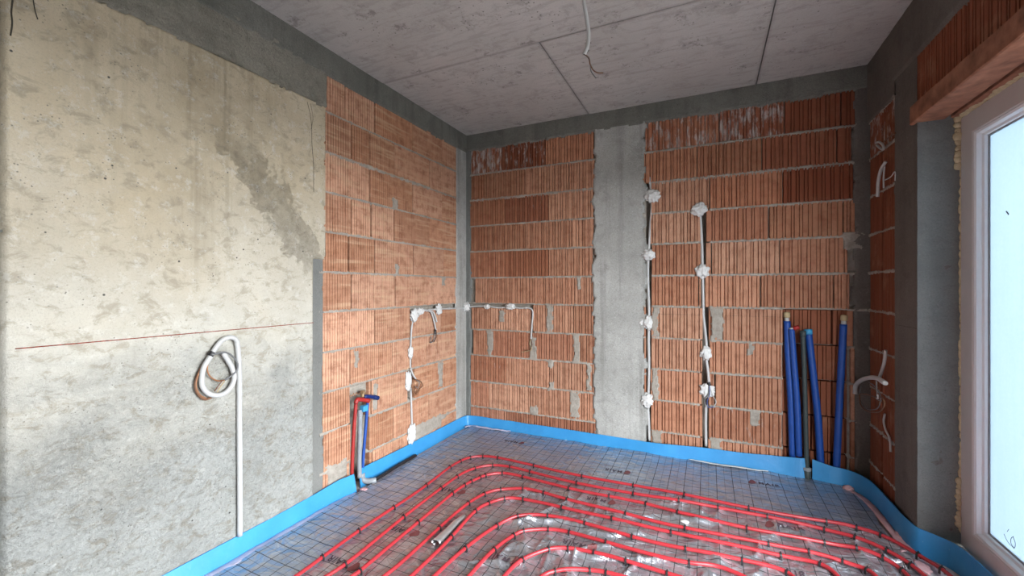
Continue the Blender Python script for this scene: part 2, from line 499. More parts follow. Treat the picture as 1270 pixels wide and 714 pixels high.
def block(wall, s0, s1, z0, z1, style, parent, color=(1, 1, 1), bloom=0.0, depth=0.0, var=None):
    if s1 - s0 < .012 or z1 - z0 < .012: return
    rz = {'L': -90, 'B': 180, 'R': 90}[wall]
    me = block_mesh(s1 - s0, z1 - z0, style, random.randrange(3) if var is None else var)
    o = bpy.data.objects.new('brick', me); col.objects.link(o); o.parent = parent
    j = random.uniform(-.0022, .0022) - depth
    o.location = wmap(wall, {'L': s1, 'B': s1, 'R': s0}[wall], j, z0)
    o.rotation_euler = (0, 0, R(rz))
    k = random.uniform(.86, 1.10)
    o.color = (color[0] * k, color[1] * k, color[2] * k, bloom)
    return o
Z = [-.012] + [.19 + .25 * k for k in range(10)] + [2.70]     # bed joints
J = .0058
def course(wall, k, cuts, style, parent, gaps=(), colors=None, bloom=0.0, ztop=None):
    """blocks of one course between the cut positions; gaps are chases left open"""
    z0, z1 = Z[k] + J, (Z[k + 1] - J if k < 10 else Z[11])
    for a, b in zip(cuts, cuts[1:]):
        hj = .0052 if wall == 'L' else .0036
        segs = [(a + hj, b - hj)]
        for g0, g1 in gaps:
            nxt = []
            for p, q in segs:
                if g1 <= p or g0 >= q: nxt.append((p, q))
                else:
                    w0, w1 = g0 + random.uniform(-.006, .006), g1 + random.uniform(-.006, .006)
                    if w0 > p: nxt.append((p, w0))
                    if w1 < q: nxt.append((w1, q))
            segs = nxt
        c = (1, 1, 1); bl = bloom
        if colors:
            for (u, v, cc, bb) in colors:
                if u <= (a + b) / 2 <= v: c, bl = cc, bb
        for p, q in segs: block(wall, p, q, z0, z1 if ztop is None else ztop(p, q, z1), style, parent, c, bl)

# left wall: y positions of the head joints, corner at y = 0
LY = {10: (-1.70, -1.518, -1.246, -.82, -.40, -.17), 9: (-1.70, -1.463, -1.293, -1.03, -.593, -.17),
      8: (-1.70, -1.293, -.82, -.40, -.17), 7: (-1.70, -1.463, -1.285, -1.04, -.593, -.17),
      6: (-1.70, -1.49, -1.246, -.81, -.38, -.17), 5: (-1.70, -1.463, -1.03, -.593, -.17),
      4: (-1.70, -1.246, -.84, -.42, -.17), 3: (-1.70, -1.475, -1.06, -.63, -.17),
      2: (-1.70, -1.28, -.88, -.41, -.17), 1: (-1.70, -1.463, -1.05, -.60, -.17), 0: (-1.70, -1.27, -.88, -.45, -.17)}
for k, ys in LY.items():
    gaps = []
    if k <= 1: gaps.append((-1.475, -1.295))
    if k == 2: gaps.append((-1.475, -1.30))
    if k in (3, 4): gaps.append((-.862, -.832))
    if k == 2: gaps.append((-.86, -.80))
    def zt(p, q, z1, k=k):
        return z1 - .032 if (k == 4 and q > -.83) else z1
    course('L', k, ys, 'fine', wall_left, gaps, bloom=.25 if k < 2 else 0, ztop=zt)
# back wall, left of the column
BX = {10: (.055, .39, .827, 1.27), 9: (.055, .20, .63, 1.05, 1.28), 8: (.045, .424, .858, 1.27), 7: (.055, .20, .63, 1.075, 1.27),
      6: (.05, .424, .858, 1.26), 5: (.10, .24, .675, 1.10, 1.27), 4: (.06, .27, .70, 1.09, 1.27), 3: (.08, .27, .70, 1.10, 1.30),
      2: (.05, .44, .866, 1.30), 1: (.05, .25, .68, 1.11, 1.29), 0: (.05, .44, .87, 1.29)}
BC = {10: [(0, .39, (.72, .55, .50), .95), (.39, .83, (.50, .36, .33), .75), (.83, 1.3, (.95, .85, .8), .45)],
      9: [(0, .63, (.86, .8, .76), .25)], 8: [(.42, .86, (.66, .5, .46), .55), (0, .42, (.82, .72, .66), .2)],
      7: [(0, .63, (.78, .66, .6), .15)], 6: [(0, .86, (.76, .62, .56), .25)], 3: [(.27, 1.1, (.9, .8, .78), .5)],
      2: [(0, .44, (.95, .88, .86), .5)], 1: [(0, .3, (1, .9, .88), .5)], 0: [(0, 1.4, (.8, .72, .72), .35)]}
for k, xs in BX.items():
    gaps = [(.688, .712)] if k == 4 else []
    def zt(p, q, z1, k=k):
        return z1 - .036 if (k == 4 and q < .72) else z1
    course('B', k, xs, 'rib', wall_back, gaps, BC.get(k), ztop=zt)
# back wall, right of the column
RX = {10: (1.69, 1.798, 2.233, 2.653, 2.98, 3.06), 9: (1.67, 2.08, 2.513, 2.958, 3.04), 8: (1.68, 2.167, 2.643, 3.05),
      7: (1.68, 2.12, 2.554, 2.993, 3.06), 6: (1.68, 2.18, 2.624, 3.02), 5: (1.68, 2.09, 2.503, 2.94, 3.03),
      4: (1.68, 2.20, 2.645, 2.985, 3.05), 3: (1.68, 2.12, 2.64, 3.03, 3.06), 2: (1.68, 2.20, 2.64, 3.03, 3.06), 1: (1.68, 2.12, 2.64, 3.03, 3.06), 0: (1.68, 2.20, 2.64, 3.03, 3.06)}
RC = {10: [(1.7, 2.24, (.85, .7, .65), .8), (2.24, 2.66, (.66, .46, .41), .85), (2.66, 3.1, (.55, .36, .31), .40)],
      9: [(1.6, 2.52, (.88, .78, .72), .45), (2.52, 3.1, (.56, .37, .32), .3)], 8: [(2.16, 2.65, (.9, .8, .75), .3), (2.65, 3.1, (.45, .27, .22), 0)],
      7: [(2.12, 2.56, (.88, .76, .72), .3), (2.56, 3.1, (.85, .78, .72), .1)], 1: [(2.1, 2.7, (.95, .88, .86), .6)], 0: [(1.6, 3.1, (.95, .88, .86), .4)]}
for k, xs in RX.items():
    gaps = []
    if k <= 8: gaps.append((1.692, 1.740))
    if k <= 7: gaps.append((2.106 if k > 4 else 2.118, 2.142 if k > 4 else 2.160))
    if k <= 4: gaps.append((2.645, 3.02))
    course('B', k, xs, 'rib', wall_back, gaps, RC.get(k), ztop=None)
for k in range(0, 5):            # blocks seen at the back of the deep pipe chase
    xs = (2.60, 2.82, 3.06) if k % 2 else (2.60, 2.94, 3.06)
    for a, b in zip(xs, xs[1:]):
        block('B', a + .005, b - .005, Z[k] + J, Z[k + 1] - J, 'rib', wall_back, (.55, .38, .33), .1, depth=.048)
# right wall: the narrow strip of blocks between the corner and the pier
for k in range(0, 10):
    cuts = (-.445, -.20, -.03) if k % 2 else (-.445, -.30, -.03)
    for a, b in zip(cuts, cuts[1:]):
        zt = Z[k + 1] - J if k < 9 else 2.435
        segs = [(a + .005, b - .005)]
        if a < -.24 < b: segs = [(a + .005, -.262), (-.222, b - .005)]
        for p, q in segs: block('R', p, q, Z[k] + J, zt, 'rib', wall_right, (.48, .30, .25), .75 if k == 9 else .3)  # tint holds dark brick colour plus the painted shade of this corner
# course over the lintel
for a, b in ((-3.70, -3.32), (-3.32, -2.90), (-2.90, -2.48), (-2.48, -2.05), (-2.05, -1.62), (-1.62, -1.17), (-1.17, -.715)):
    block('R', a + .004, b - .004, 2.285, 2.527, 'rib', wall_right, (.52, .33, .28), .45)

# ------------------------------------------------------------------ mortar beds, smears and concrete coats
patches_B = [(.84, .90, .945, 1.185), (.235, .30, .70, .93), (.675, .745, .69, .90), (1.085, 1.15, .695, .93), (1.12, 1.16, 1.32, 1.44),
             (.36, .42, 1.02, 1.13), (1.06, 1.15, .21, .43), (.86, .92, .43, .50), (.85, .90, .62, .70), (.68, .76, .19, .27),
             (1.21, 1.25, .46, .68), (1.742, 1.80, .95, 1.185), (1.742, 1.80, .45, .68), (2.175, 2.26, .945, 1.185),
             (1.745, 1.82, .05, .20), (2.165, 2.25, .07, .19), (2.44, 2.50, .33, .45), (2.42, 2.46, .85, .94), (2.99, 3.10, 1.60, 1.72)]
patches_L = [(-.47, -.40, .46, .68), (-1.27, -1.22, .47, .66), (-1.44, -1.40, .80, .92), (-.80, -.42, .10, .22), (-1.66, -1.50, .10, .22),
             (-.41, -.36, 1.36, 1.44), (-1.03, -.99, 1.44, 1.52), (-1.06, -1.0, 1.94, 2.02), (-.62, -.30, .17, .21)]
def mortar_h(chases, patches, seed):
    def f(s, z):
        for (a, b, c, d, dep) in chases:
            if a <= s <= b and c <= z <= d: return -dep + .004 * fb(s * 20, z * 20, seed)
        nj = .016 * fb(s * 16, z * 16, seed + 3, 3)
        for (a, b, c, d) in patches:
            if a + nj < s < b + nj and c + nj < z < d - nj: return .0035 + .002 * fb(s * 30, z * 30, seed + 8)
        if min(abs(z - q) for q in Z) > .0135: return -.030
        return -.0015 + .0075 * fb(s * 24, z * 24, seed, 3) + .004 * fb(s * 5, z * 5, seed + 2, 2)
    return f
chB = [(1.692, 1.740, -.1, 2.24, .085), (2.106, 2.160, -.1, 1.98, .085), (2.645, 3.02, -.1, 1.185, .105), (.03, .72, 1.148, 1.19, .045), (.688, .714, .9, 1.19, .04)]
chL = [(-1.475, -1.295, -.1, .60, .075), (-.862, -.832, .69, 1.19, .045), (-.86, -.80, .45, .69, .045), (-.83, .0, 1.152, 1.19, .045)]
field('mortar', 'B', .0, W + .05, -.03, 2.72, .0085, mortar_h(chB, patches_B, 1.0), 'mortar', wall_back)
field('mortar', 'L', -1.72, .0, -.03, 2.72, .0085, mortar_h(chL, patches_L, 4.0), 'mortar', wall_left)
field('mortar', 'R', -.46, .0, -.03, 2.46, .010, mortar_h([(-.262, -.222, -.1, 2.3, .04)], [], 7.0), 'mortar', wall_right)
field('mortar', 'R', -3.70, -.70, 2.27, 2.54, .03, lambda s_, z_: -.02 + .003 * fb(s_ * 9, z_ * 9, 9.0), 'mortar', wall_right)

# concrete column and ring beams
slab('column', 'B', 1.272, 1.690, -.03, 2.69, .011, 'column_concrete', wall_back, jag=.030, edges='LR', seed=2)
slab('ring_beam', 'B', -.02, W + .02, 2.675, H + .03, .012, 'beam_concrete', wall_back, jag=.016, edges='B', seed=3)
slab('corner_render', 'B', -.02, .052, -.03, 2.72, .005, 'plaster_grey', wall_back, jag=.016, edges='R', seed=5)
slab('corner_render', 'B', 3.055, W + .03, -.03, 2.72, .004, 'render_right', wall_back, jag=.02, edges='L', seed=6)
slab('corner_render', 'L', -.178, .02, -.03, 2.72, .006, 'column_concrete', wall_left, jag=.012, edges='L', seed=8)
slab('ring_beam', 'L', -5.4, .02, 2.665, H + .03, .014, 'beam_concrete', wall_left, jag=.012, edges='B', seed=11)
slab('lower_beam', 'L', -3.05, -1.676, 2.462, 2.70, .012, 'rough_beam', wall_left, jag=.028, edges='B', seed=13, rough=.007)
slab('ring_beam', 'R', -.46, .02, 2.435, H + .03, .008, 'render_right', wall_right, jag=.012, edges='B', seed=15)
slab('ring_beam', 'R', -5.4, -.44, 2.528, H + .03, .010, 'render_right', wall_right, jag=.010, edges='B', seed=16, res=.02)
slab('pier_render', 'R', -.735, -.445, -.03, 2.60, .003, 'render_right', wall_right, jag=.012, edges='R', seed=17)
slab('reveal_render', 'V', W - .002, 3.30, -.03, 2.23, .0025, 'plaster_grey', wall_right, jag=.003, edges='', seed=19, rough=.0035, res=.009)
# bare concrete panel of the left wall and the joint band beside the blocks
def panel_h(s, z):
    low = max(0.0, min(1.0, (1.05 - z - .25 * (s + 2.3)) / .5))
    h = .008 + .0022 * fb(s * 3, z * 3, 3.3) + (.0008 + .0028 * low) * fb(s * 22, z * 22, 8.8, 5)
    if s > -1.690: h = min(h, .004)
    return h
def panel_keep(s, z):
    e = .006 * fb(z * 14, 2.2, s * 6, 4)
    right = -1.766 if z < 1.515 else -1.676
    if s > right + e * (.25 if z < 1.515 else 1): return False
    if z > 2.462 + .010 * fb(s * 12, 7.7, 0, 4): return False
    return s > -2.995 + e
field('concrete_panel', 'L', -3.01, -1.66, -.03, 2.48, .0095, lambda s, z: panel_h(s, z) if panel_keep(s, z) else -.02, 'left_concrete', wall_left, keep=panel_keep)
slab('joint_band', 'L', -1.80, -1.684, -.03, 1.55, -.002, 'plaster_grey', wall_left, jag=.012, edges='R', seed=21)
slab('return_wall', 'L', -5.4, -2.98, -.03, 2.70, -.022, 'beam_concrete', wall_left, jag=.0, edges='', seed=22, res=.03)
tube('crack', [(0.009, -1.813, 2.441), (0.009, -1.786, 2.337), (0.009, -1.780, 2.194), (0.009, -1.769, 2.076), (0.009, -1.769, 1.917)], .0013, 'crack', wall_left, 5)
tube('crack', [(0.009, -1.791, 2.440), (0.009, -1.774, 2.360), (0.009, -1.786, 2.289)], .0011, 'crack', wall_left, 5)
tube('crack', [(0.010, -2.928, 2.351), (0.010, -2.923, 2.314), (0.010, -2.917, 2.289)], .0016, 'crack', wall_left, 5)
tube('crack', [(0.010, -2.976, 2.321), (0.010, -2.979, 2.278), (0.010, -2.977, 2.243), (0.010, -2.981, 2.197)], .0022, 'crack', wall_left, 5)
# snapped level line
LZ = 1.132
tube('chalk_line', [(.0085 + .002 * fb(y * 3, LZ * 3, 3.3), y, LZ) for y in [-2.97 + i * .05 for i in range(25)]], .0021, 'chalk_red', wall_left, 5, 2)
tube('chalk_line', [(x, -.0062, LZ) for x in (1.30, 1.40, 1.5, 1.6, 1.67)], .0011, 'crack', wall_back, 5, 2)
tube('chalk_line', [(x, -.0008, LZ) for x in (1.80, 1.9, 2.0, 2.10)], .0009, 'crack', wall_back, 5, 2)
tube('chalk_line', [(x, -.0008, LZ) for x in (2.27, 2.4, 2.5, 2.63)], .0009, 'crack', wall_back, 5, 2)
tube('chalk_line', [(W - .003, y, LZ) for y in (-.47, -.6, -.725)], .0012, 'crack', wall_right, 5, 2)

# ------------------------------------------------------------------ lintel, window, foam
lint = thing('lintel', (3.12, -2.2, 2.185), 'long reddish clay lintel bridging the window opening', 'lintel')
for n_, (x0, x1) in (('shell', (W - .020, W + .108)), ('shell', (W + .125, W + .235))):
    prof = [(x0, 2.19), (x0 + .006, 2.185), (x1 - .006, 2.185), (x1, 2.19), (x1, 2.278), (x0, 2.278)]
    vs, fs = [], []
    ny = 60
    for j in range(ny + 1):
        y = -3.78 + (3.085) * j / ny
        for (x, z) in prof: vs.append((x + .0025 * fb(x * 9, y * 6, z * 9), y, z + .003 * fb(y * 5, x * 9, 2.2)))
    for j in range(ny):
        for i in range(6):
            a = j * 6 + i; b = j * 6 + (i + 1) % 6
            fs.append((a, b, b + 6, a + 6))
    fs.append(tuple(range(5, -1, -1))); fs.append(tuple(ny * 6 + i for i in range(6)))
    adopt(pyd(n_, vs, fs, 'terracotta'), lint)

FX = 3.287      # room face of the window frame
window = tag(empty('window_1', (FX, -2.2, .05)), 'white plastic balcony window in the right wall with misted pane', 'window', kind='structure')
def frame_ring(name, y0, y1, z0, z1, prof, mat):
    vs, fs = [], []
    n = len(prof)
    for (ins, dep) in prof:
        for (y, z) in ((y0 + ins, z0 + ins), (y1 - ins, z0 + ins), (y1 - ins, z1 - ins), (y0 + ins, z1 - ins)):
            vs.append((FX + dep, y, z))
    for i in range(n - 1):
        for k in range(4):
            k2 = (k + 1) % 4
            fs.append((i * 4 + k, (i + 1) * 4 + k, (i + 1) * 4 + k2, i * 4 + k2))
    o = pyd(name, vs, fs, mat); adopt(o, window); return o
PY0, PY1, PZ0, PZ1 = -1.52, -.738, .075, 2.178
frame_ring('frame', PY0, PY1, PZ0, PZ1, [(.0, .07), (.0, .004), (.004, 0), (.098, 0), (.103, .003), (.105, .010), (.105, .07)], 'frame_pvc')
frame_ring('glazing_bead', PY0, PY1, PZ0, PZ1, [(.102, .05), (.103, .006), (.107, .003), (.116, .008), (.120, .020), (.121, .024), (.130, .030), (.132, .052)], 'lit_bead_pvc')
frame_ring('gasket', PY0, PY1, PZ0, PZ1, [(.128, .050), (.130, .040), (.137, .043), (.138, .050)], 'grey_pvc')
boxes_gl = boxes('pane', [(FX + .046, FX + .050, PY0 + .12, PY1 - .12, PZ0 + .12, PZ1 - .12)], 'misted_glass'); adopt(boxes_gl, window)
frame_ring('frame', -3.69, PY0, PZ0, PZ1, [(.0, .07), (.0, .004), (.004, 0), (.066, 0), (.070, .004), (.070, .07), (.0, .07)], 'frame_pvc')  # unseen second leaf, added without glass to let in most of the daylight
def ink(pts, r=.0012):
    adopt(tube('pen_mark', pts, r, 'black_plastic', None, 5, 4), window)
PX = FX + .0455
ink([(3.333, -0.973, 0.262), (3.333, -1.001, 0.241), (3.333, -1.043, 0.237)])
ink([(3.333, -1.033, 0.283), (3.333, -1.048, 0.264), (3.333, -1.043, 0.241), (3.333, -1.022, 0.246), (3.333, -1.022, 0.270), (3.333, -1.038, 0.286)])
ink([(3.333, -0.995, 0.284), (3.333, -1.006, 0.300)])
ink([(3.333, -0.990, 1.673), (3.333, -1.006, 1.657)], .003)
# expanding foam squeezed out round the frame
def lump(name, c, sx, sy, sz, mat, seed, amp=.35, sub=3, freq=2.2):
    bm = bmesh.new(); bmesh.ops.create_icosphere(bm, subdivisions=sub, radius=1)
    for v in bm.verts:
        k = 1 + amp * fb(v.co.x * freq, v.co.y * freq, v.co.z * freq + seed * 3.7, 4)
        v.co = Vector((v.co.x * sx * k, v.co.y * sy * k, v.co.z * sz * k))
    me = bpy.data.meshes.new(name); bm.to_mesh(me); bm.free()
    o = link(name, me, mat, None, True); o.location = c
    return o
sd = 0
def foam_run(p, q, n, sx, sy, sz):
    global sd
    vs, fs = [], []
    for i in range(n):
        t = (i + .5) / n; sd += 1
        c = Vector(p).lerp(Vector(q), t)
        bm = bmesh.new(); bmesh.ops.create_icosphere(bm, subdivisions=2, radius=1)
        k0 = random.uniform(.7, 1.25)
        for v in bm.verts:
            k = k0 * (1 + .35 * fb(v.co.x * 2, v.co.y * 2, v.co.z * 2 + sd * 2.1, 3))
            vs.append(tuple(c + Vector((v.co.x * sx * k, v.co.y * sy * k, v.co.z * sz * k))))
        off = len(vs) - len(bm.verts)
        bm.verts.ensure_lookup_table()
        fs += [tuple(v.index + off for v in f.verts) for f in bm.faces]
        bm.free()
    adopt(pyd('foam_bead', vs, fs, 'pu_foam', None, True), window)
foam_run((FX + .004, -.735, 2.192), (FX + .004, -3.6, 2.192), 70, .024, .034, .016)
foam_run((FX - .008, -.737, 1.93), (FX - .008, -.737, 2.19), 9, .018, .010, .022)
foam_run((FX + .004, -.736, .14), (FX + .004, -.736, 1.93), 40, .010, .006, .030)
foam_run((FX - .006, -.738, .16), (FX - .006, -.738, .40), 9, .014, .009, .018)

# ------------------------------------------------------------------ printed foil on the floor
def sst(a, b, x):
    t = max(0.0, min(1.0, (x - a) / (b - a))); return t * t * (3 - 2 * t)
def foil_h(x, y):
    h = .004 + .0045 * fb(x * 1.7, y * 1.7, .3, 3)
    h += .020 * sst(-.17, -.03, y) * (.6 + .5 * fb(x * 2.3, 4.4, 0, 2))
    h += .008 * sst(.26, .10, x) * (.7 + .6 * fb(y * 3, 8.1, 0, 2))
    h += .0045 * fb(x * 5.0, y * 5.0, 1.9, 2)
    # creases: folded ridges, strongest inside the pipe loop and towards the window
    w = .10 + .90 * max(sst(.75, 1.25, x) * sst(-.75, -1.1, y), sst(1.6, 2.1, x) * sst(-.45, -.75, y))
    wx, wy = x + .10 * fb(x * 2.2, y * 2.2, 5.0, 2), y + .10 * fb(x * 2.2, y * 2.2, 15.0, 2)
    for (fx, fy, amp, sd_, k) in ((1.5, 3.6, .020, 6.6, 4.4), (3.8, 1.9, .015, 11.6, 4.4), (4.5, 5.5, .006, 19.1, 3.4)):
        r = 1 - abs(fb(wx * fx, wy * fy, sd_, 2)) * k
        if r > 0: h += amp * w * r * r
    return max(h, -.004)
def foil_right(y): return 3.035 + .012 * fb(y * 4, 3.1, 0, 3) + .015 * sst(-.4, -1, y)
FO_N, FO_M = 390, 430
vs, fs = [], []
for j in range(FO_M + 1):
    y = -3.45 + (3.425) * j / FO_M
    xl = .088 + .012 * fb(y * 3.2, 1.7, 0, 3)
    xr = foil_right(y)
    for i in range(FO_N + 1):
        x = xl + (xr - xl) * i / FO_N
        yy = y - (.012 * (1 + fb(x * 3, 9.9, 0, 3)) if j == FO_M else 0)
        vs.append((x, yy, foil_h(x, yy)))
for j in range(FO_M):
    for i in range(FO_N):
        a = j * (FO_N + 1) + i
        fs.append((a, a + 1, a + FO_N + 2, a + FO_N + 1))
foil = pyd('foil_sheet', vs, fs, 'printed_foil', None, True)
tag(foil, 'silver foil with printed grid and MAIR lettering under the red pipes', 'foil')

# printed lettering and leaf marks, lying on the foil
txt_cache = {}
def text_mesh(body):
    cu = bpy.data.curves.new('print_font', 'FONT'); cu.body = body; cu.size = 1.0; cu.space_character = 1.25; cu.offset = .022
    o = bpy.data.objects.new('print_tmp', cu); col.objects.link(o)
    dg = bpy.context.evaluated_depsgraph_get()
    me = bpy.data.meshes.new_from_object(o.evaluated_get(dg))
    V = [tuple(v.co) for v in me.vertices]; F_ = [tuple(p.vertices) for p in me.polygons]
    bpy.data.objects.remove(o); bpy.data.curves.remove(cu); bpy.data.meshes.remove(me)
    return V, F_
def print_text(leaf, flip, length=.128, size=.056):
    if 'v' not in txt_cache: txt_cache['v'] = text_mesh('MAIR')
    V, F_ = txt_cache['v']
    wmax = max(v[0] for v in V); sg = -1 if flip else 1
    bm = bmesh.new()
    vv = [bm.verts.new((v[0] / wmax * length, v[1] * size, 0)) for v in V]
    for f in F_:
        try: bm.faces.new([vv[i] for i in f])
        except ValueError: pass
    bmesh.ops.triangulate(bm, faces=bm.faces[:])
    bmesh.ops.subdivide_edges(bm, edges=[e for e in bm.edges if e.calc_length() > .012], cuts=2)
    for v in bm.verts:
        x = leaf[0] + sg * (v.co.x + .035); y = leaf[1] + sg * (v.co.y - .016)
        v.co = (x, y, foil_h(x, y) + .0016)
    me = bpy.data.meshes.new('lettering'); bm.to_mesh(me); bm.free()
    link('lettering', me, 'logo_ink', foil)
    # leaf: a rounded rhombus
    vs, fs = [], []
    for k in range(20):
        a = 2 * math.pi * k / 20
        rr = .024 * (1 - .16 * math.cos(2 * a + .6)) * (1 + .14 * math.cos(3 * a + .9))
        for q in (.5, 1.0):
            x = leaf[0] + rr * q * math.cos(a); y = leaf[1] + rr * q * math.sin(a) * 1.15
            vs.append((x, y, foil_h(x, y) + .0018))
    vs.append((leaf[0], leaf[1], foil_h(*leaf[:2]) + .0018))
    for k in range(20):
        k2 = (k + 1) % 20
        fs.append((2 * k, 2 * k + 1, 2 * k2 + 1, 2 * k2)); fs.append((2 * k, 2 * k2, 40))
    pyd('printed_leaf', vs, fs, 'logo_red', foil)
for p in [(1.628, -0.449, 0.006), (1.615, -0.922, 0.006), (1.620, -1.422, 0.006), (0.717, -1.710, 0.006), (0.704, -1.210, 0.006), (0.701, -0.235, 0.006), (1.318, -1.709, 0.006)]: print_text(p, True)
for p in [(2.433, -0.227, 0.006), (2.409, -1.213, 0.006)]: print_text(p, False)
print_text((2.47, -.80), False)
print_text((.62, -2.05), True); print_text((1.9, -2.2), True); print_text((.35, -2.45), True); print_text((2.6, -1.75), False); print_text((1.1, -2.6), True)

# curled foil scrap between the pipe bends, torn chip by the straight runs
def curl(name, p, q, r, label):
    P, Q = Vector(p), Vector(q); d = (Q - P); L = d.length; d.normalize(); side = d.cross(Vector((0, 0, 1)))
    vs, fs = [], []
    n, m = 14, 16
    for i in range(n + 1):
        rr = r * (1 - .45 * i / n)
        for k in range(m + 1):
            a = math.pi * (-.35 + 1.75 * k / m)
            c = P + d * (L * i / n)
            vs.append(tuple(c + side * (rr * 1.15 * math.cos(a)) + Vector((0, 0, .6 * rr * (1 + math.sin(a)) + .004 + foil_h(c.x, c.y)))))
    for i in range(n):
        for k in range(m):
            a = i * (m + 1) + k; fs.append((a, a + 1, a + m + 2, a + m + 1))
    o = pyd(name, vs, fs, 'silver_film', None, True)
    md = o.modifiers.new('thick', 'SOLIDIFY'); md.thickness = .0012
    return tag(o, label, 'offcut')
curl('film_curl', [(0.878, -1.750, 0.000)][0], [(0.870, -1.459, 0.000)][0], .022, 'curled whitish film offcut lying between the inner pipe bends')
chip = lump('mortar_chip', [(2.036, -0.980, 0.014)][0], .026, .018, .011, 'scrap', 4, .4, 2)
tag(chip, 'small whitish mortar chip among the straight pipe runs', 'chip')

# ------------------------------------------------------------------ red heating pipes with black clips
PR = .0095
clip_me = None
def clip_mesh():
    vs, fs = [], []
    r0, r1, hw = PR + .0003, PR + .0036, .0042
    prof = [(-r1 * 1.05, -PR - .012)] + [(r1 * math.cos(math.pi - math.pi * k / 8), r1 * math.sin(math.pi * k / 8)) for k in range(9)] + [(r1 * 1.05, -PR - .012)]
    inn = [(-r0, -PR - .012)] + [(r0 * math.cos(math.pi - math.pi * k / 8), r0 * math.sin(math.pi * k / 8)) for k in range(9)] + [(r0, -PR - .012)]
    n = len(prof)
    for x in (-hw, hw):
        vs += [(x, a, b) for a, b in prof] + [(x, a, b) for a, b in inn]
    o2 = 2 * n
    for i in range(n - 1):
        fs += [(i, i + 1, i + 1 + o2, i + o2), (n + i + 1, n + i, n + i + o2, n + i + 1 + o2),
               (i + 1, i, n + i, n + i + 1), (o2 + i, o2 + i + 1, o2 + n + i + 1, o2 + n + i)]
    off = len(vs)
    v, f = boxdata(-hw * .5, hw * .5, -.0016, .0016, r1 * .8, r1 + .006, off=off)
    me = bpy.data.meshes.new('clip'); me.from_pydata(vs + v, [], fs + f); me.update(); me.materials.append(M['black_plastic'])
    return me
clip_me = clip_mesh()
def heating_pipe(clips, head, tail, label):
    """clips: traced points where a clip holds the pipe; head and tail: how it runs on outside the picture"""
    pts = [Vector(p) for p in list(head) + list(clips) + list(tail)]
    path = spline(pts, 10)
    for k in range(2):       # relax the hand-traced kinks
        path = [path[0]] + [(path[i - 1] + path[i] * 2 + path[i + 1]) / 4 for i in range(1, len(path) - 1)] + [path[-1]]
    P3 = []
    for p in path:
        hh = sum(foil_h(p.x + dx, p.y + dy) for dx, dy in ((0, 0), (.03, 0), (-.03, 0), (0, .03), (0, -.03))) / 5
        P3.append(Vector((p.x, p.y, max(hh, .002) + PR + .004)))
    for k in range(24):
        P3 = [P3[0]] + [(P3[i - 1] + P3[i] * 2 + P3[i + 1]) / 4 for i in range(1, len(P3) - 1)] + [P3[-1]]
    c0 = P3[len(P3) // 2]
    root = thing('heating_pipe', (c0.x, c0.y, 0), label, 'pipe', 'red underfloor heating pipe runs')
    v, f = tubedata(P3, PR, 12)
    adopt(pyd('pipe', v, f, 'red_pe', None, True), root)
    for p in clips:
        i = min(range(len(P3)), key=lambda k: (P3[k].x - p[0]) ** 2 + (P3[k].y - p[1]) ** 2)
        d = P3[min(i + 1, len(P3) - 1)] - P3[max(i - 1, 0)]
        o = bpy.data.objects.new('clip', clip_me); col.objects.link(o)
        o.location = P3[i]; o.rotation_euler = (0, 0, math.atan2(d.y, d.x) + random.uniform(-.15, .15))
        adopt(o, root)
heating_pipe([(0.439, -2.069, 0.014), (0.434, -1.840, 0.014), (0.439, -1.565, 0.014), (0.447, -1.244, 0.014), (0.426, -0.937, 0.014), (0.438, -0.803, 0.014), (0.471, -0.719, 0.014), (0.547, -0.647, 0.014), (0.673, -0.625, 0.014), (0.968, -0.639, 0.014), (1.357, -0.665, 0.014), (1.707, -0.654, 0.014), (2.014, -0.656, 0.014), (2.370, -0.671, 0.014), (2.768, -0.654, 0.014), (2.896, -0.673, 0.014), (2.995, -0.709, 0.014), (3.106, -0.822, 0.014), (3.150, -0.937, 0.014)],
             [(.40, -3.35, 0), (.43, -2.6, 0), [(0.443, -2.217, 0.014)][0]], [(3.17, -1.15, 0), (3.14, -1.8, 0), (3.1, -2.9, 0)],
             'outermost red heating pipe, next to the blue strip along the walls')
heating_pipe([(0.585, -2.067, 0.014), (0.560, -1.604, 0.014), (0.560, -1.247, 0.014), (0.562, -1.049, 0.014), (0.606, -0.879, 0.014), (0.701, -0.769, 0.014), (0.824, -0.739, 0.014), (0.998, -0.748, 0.014), (1.343, -0.786, 0.014), (1.736, -0.770, 0.014), (1.998, -0.766, 0.014), (2.204, -0.738, 0.014), (2.464, -0.733, 0.014), (2.730, -0.744, 0.014), (2.859, -0.785, 0.014), (2.969, -0.865, 0.014), (3.040, -0.945, 0.014)],
             [(.50, -3.35, 0), (.52, -2.6, 0), [(0.568, -2.159, 0.014)][0]], [(3.08, -1.12, 0), (3.06, -1.7, 0), (3.02, -2.9, 0)],
             'second red heating pipe in from the walls, crossing close under the first')
heating_pipe([(0.679, -2.073, 0.014), (0.673, -1.611, 0.014), (0.665, -1.264, 0.014), (0.678, -1.140, 0.014), (0.690, -1.075, 0.014), (0.717, -0.998, 0.014), (0.733, -0.956, 0.014), (0.821, -0.856, 0.014), (0.982, -0.846, 0.014), (1.339, -0.884, 0.014), (1.587, -0.874, 0.014), (1.817, -0.862, 0.014), (2.001, -0.905, 0.014), (2.347, -0.921, 0.014), (2.708, -0.890, 0.014), (2.838, -0.897, 0.014), (2.931, -0.940, 0.014), (2.989, -0.994, 0.014)],
             [(.60, -3.35, 0), (.61, -2.6, 0), [(0.675, -2.109, 0.014)][0]], [(2.98, -1.25, 0), (2.96, -1.8, 0), (2.93, -2.9, 0)],
             'third red heating pipe in from the walls, with a paired clip on its bend')
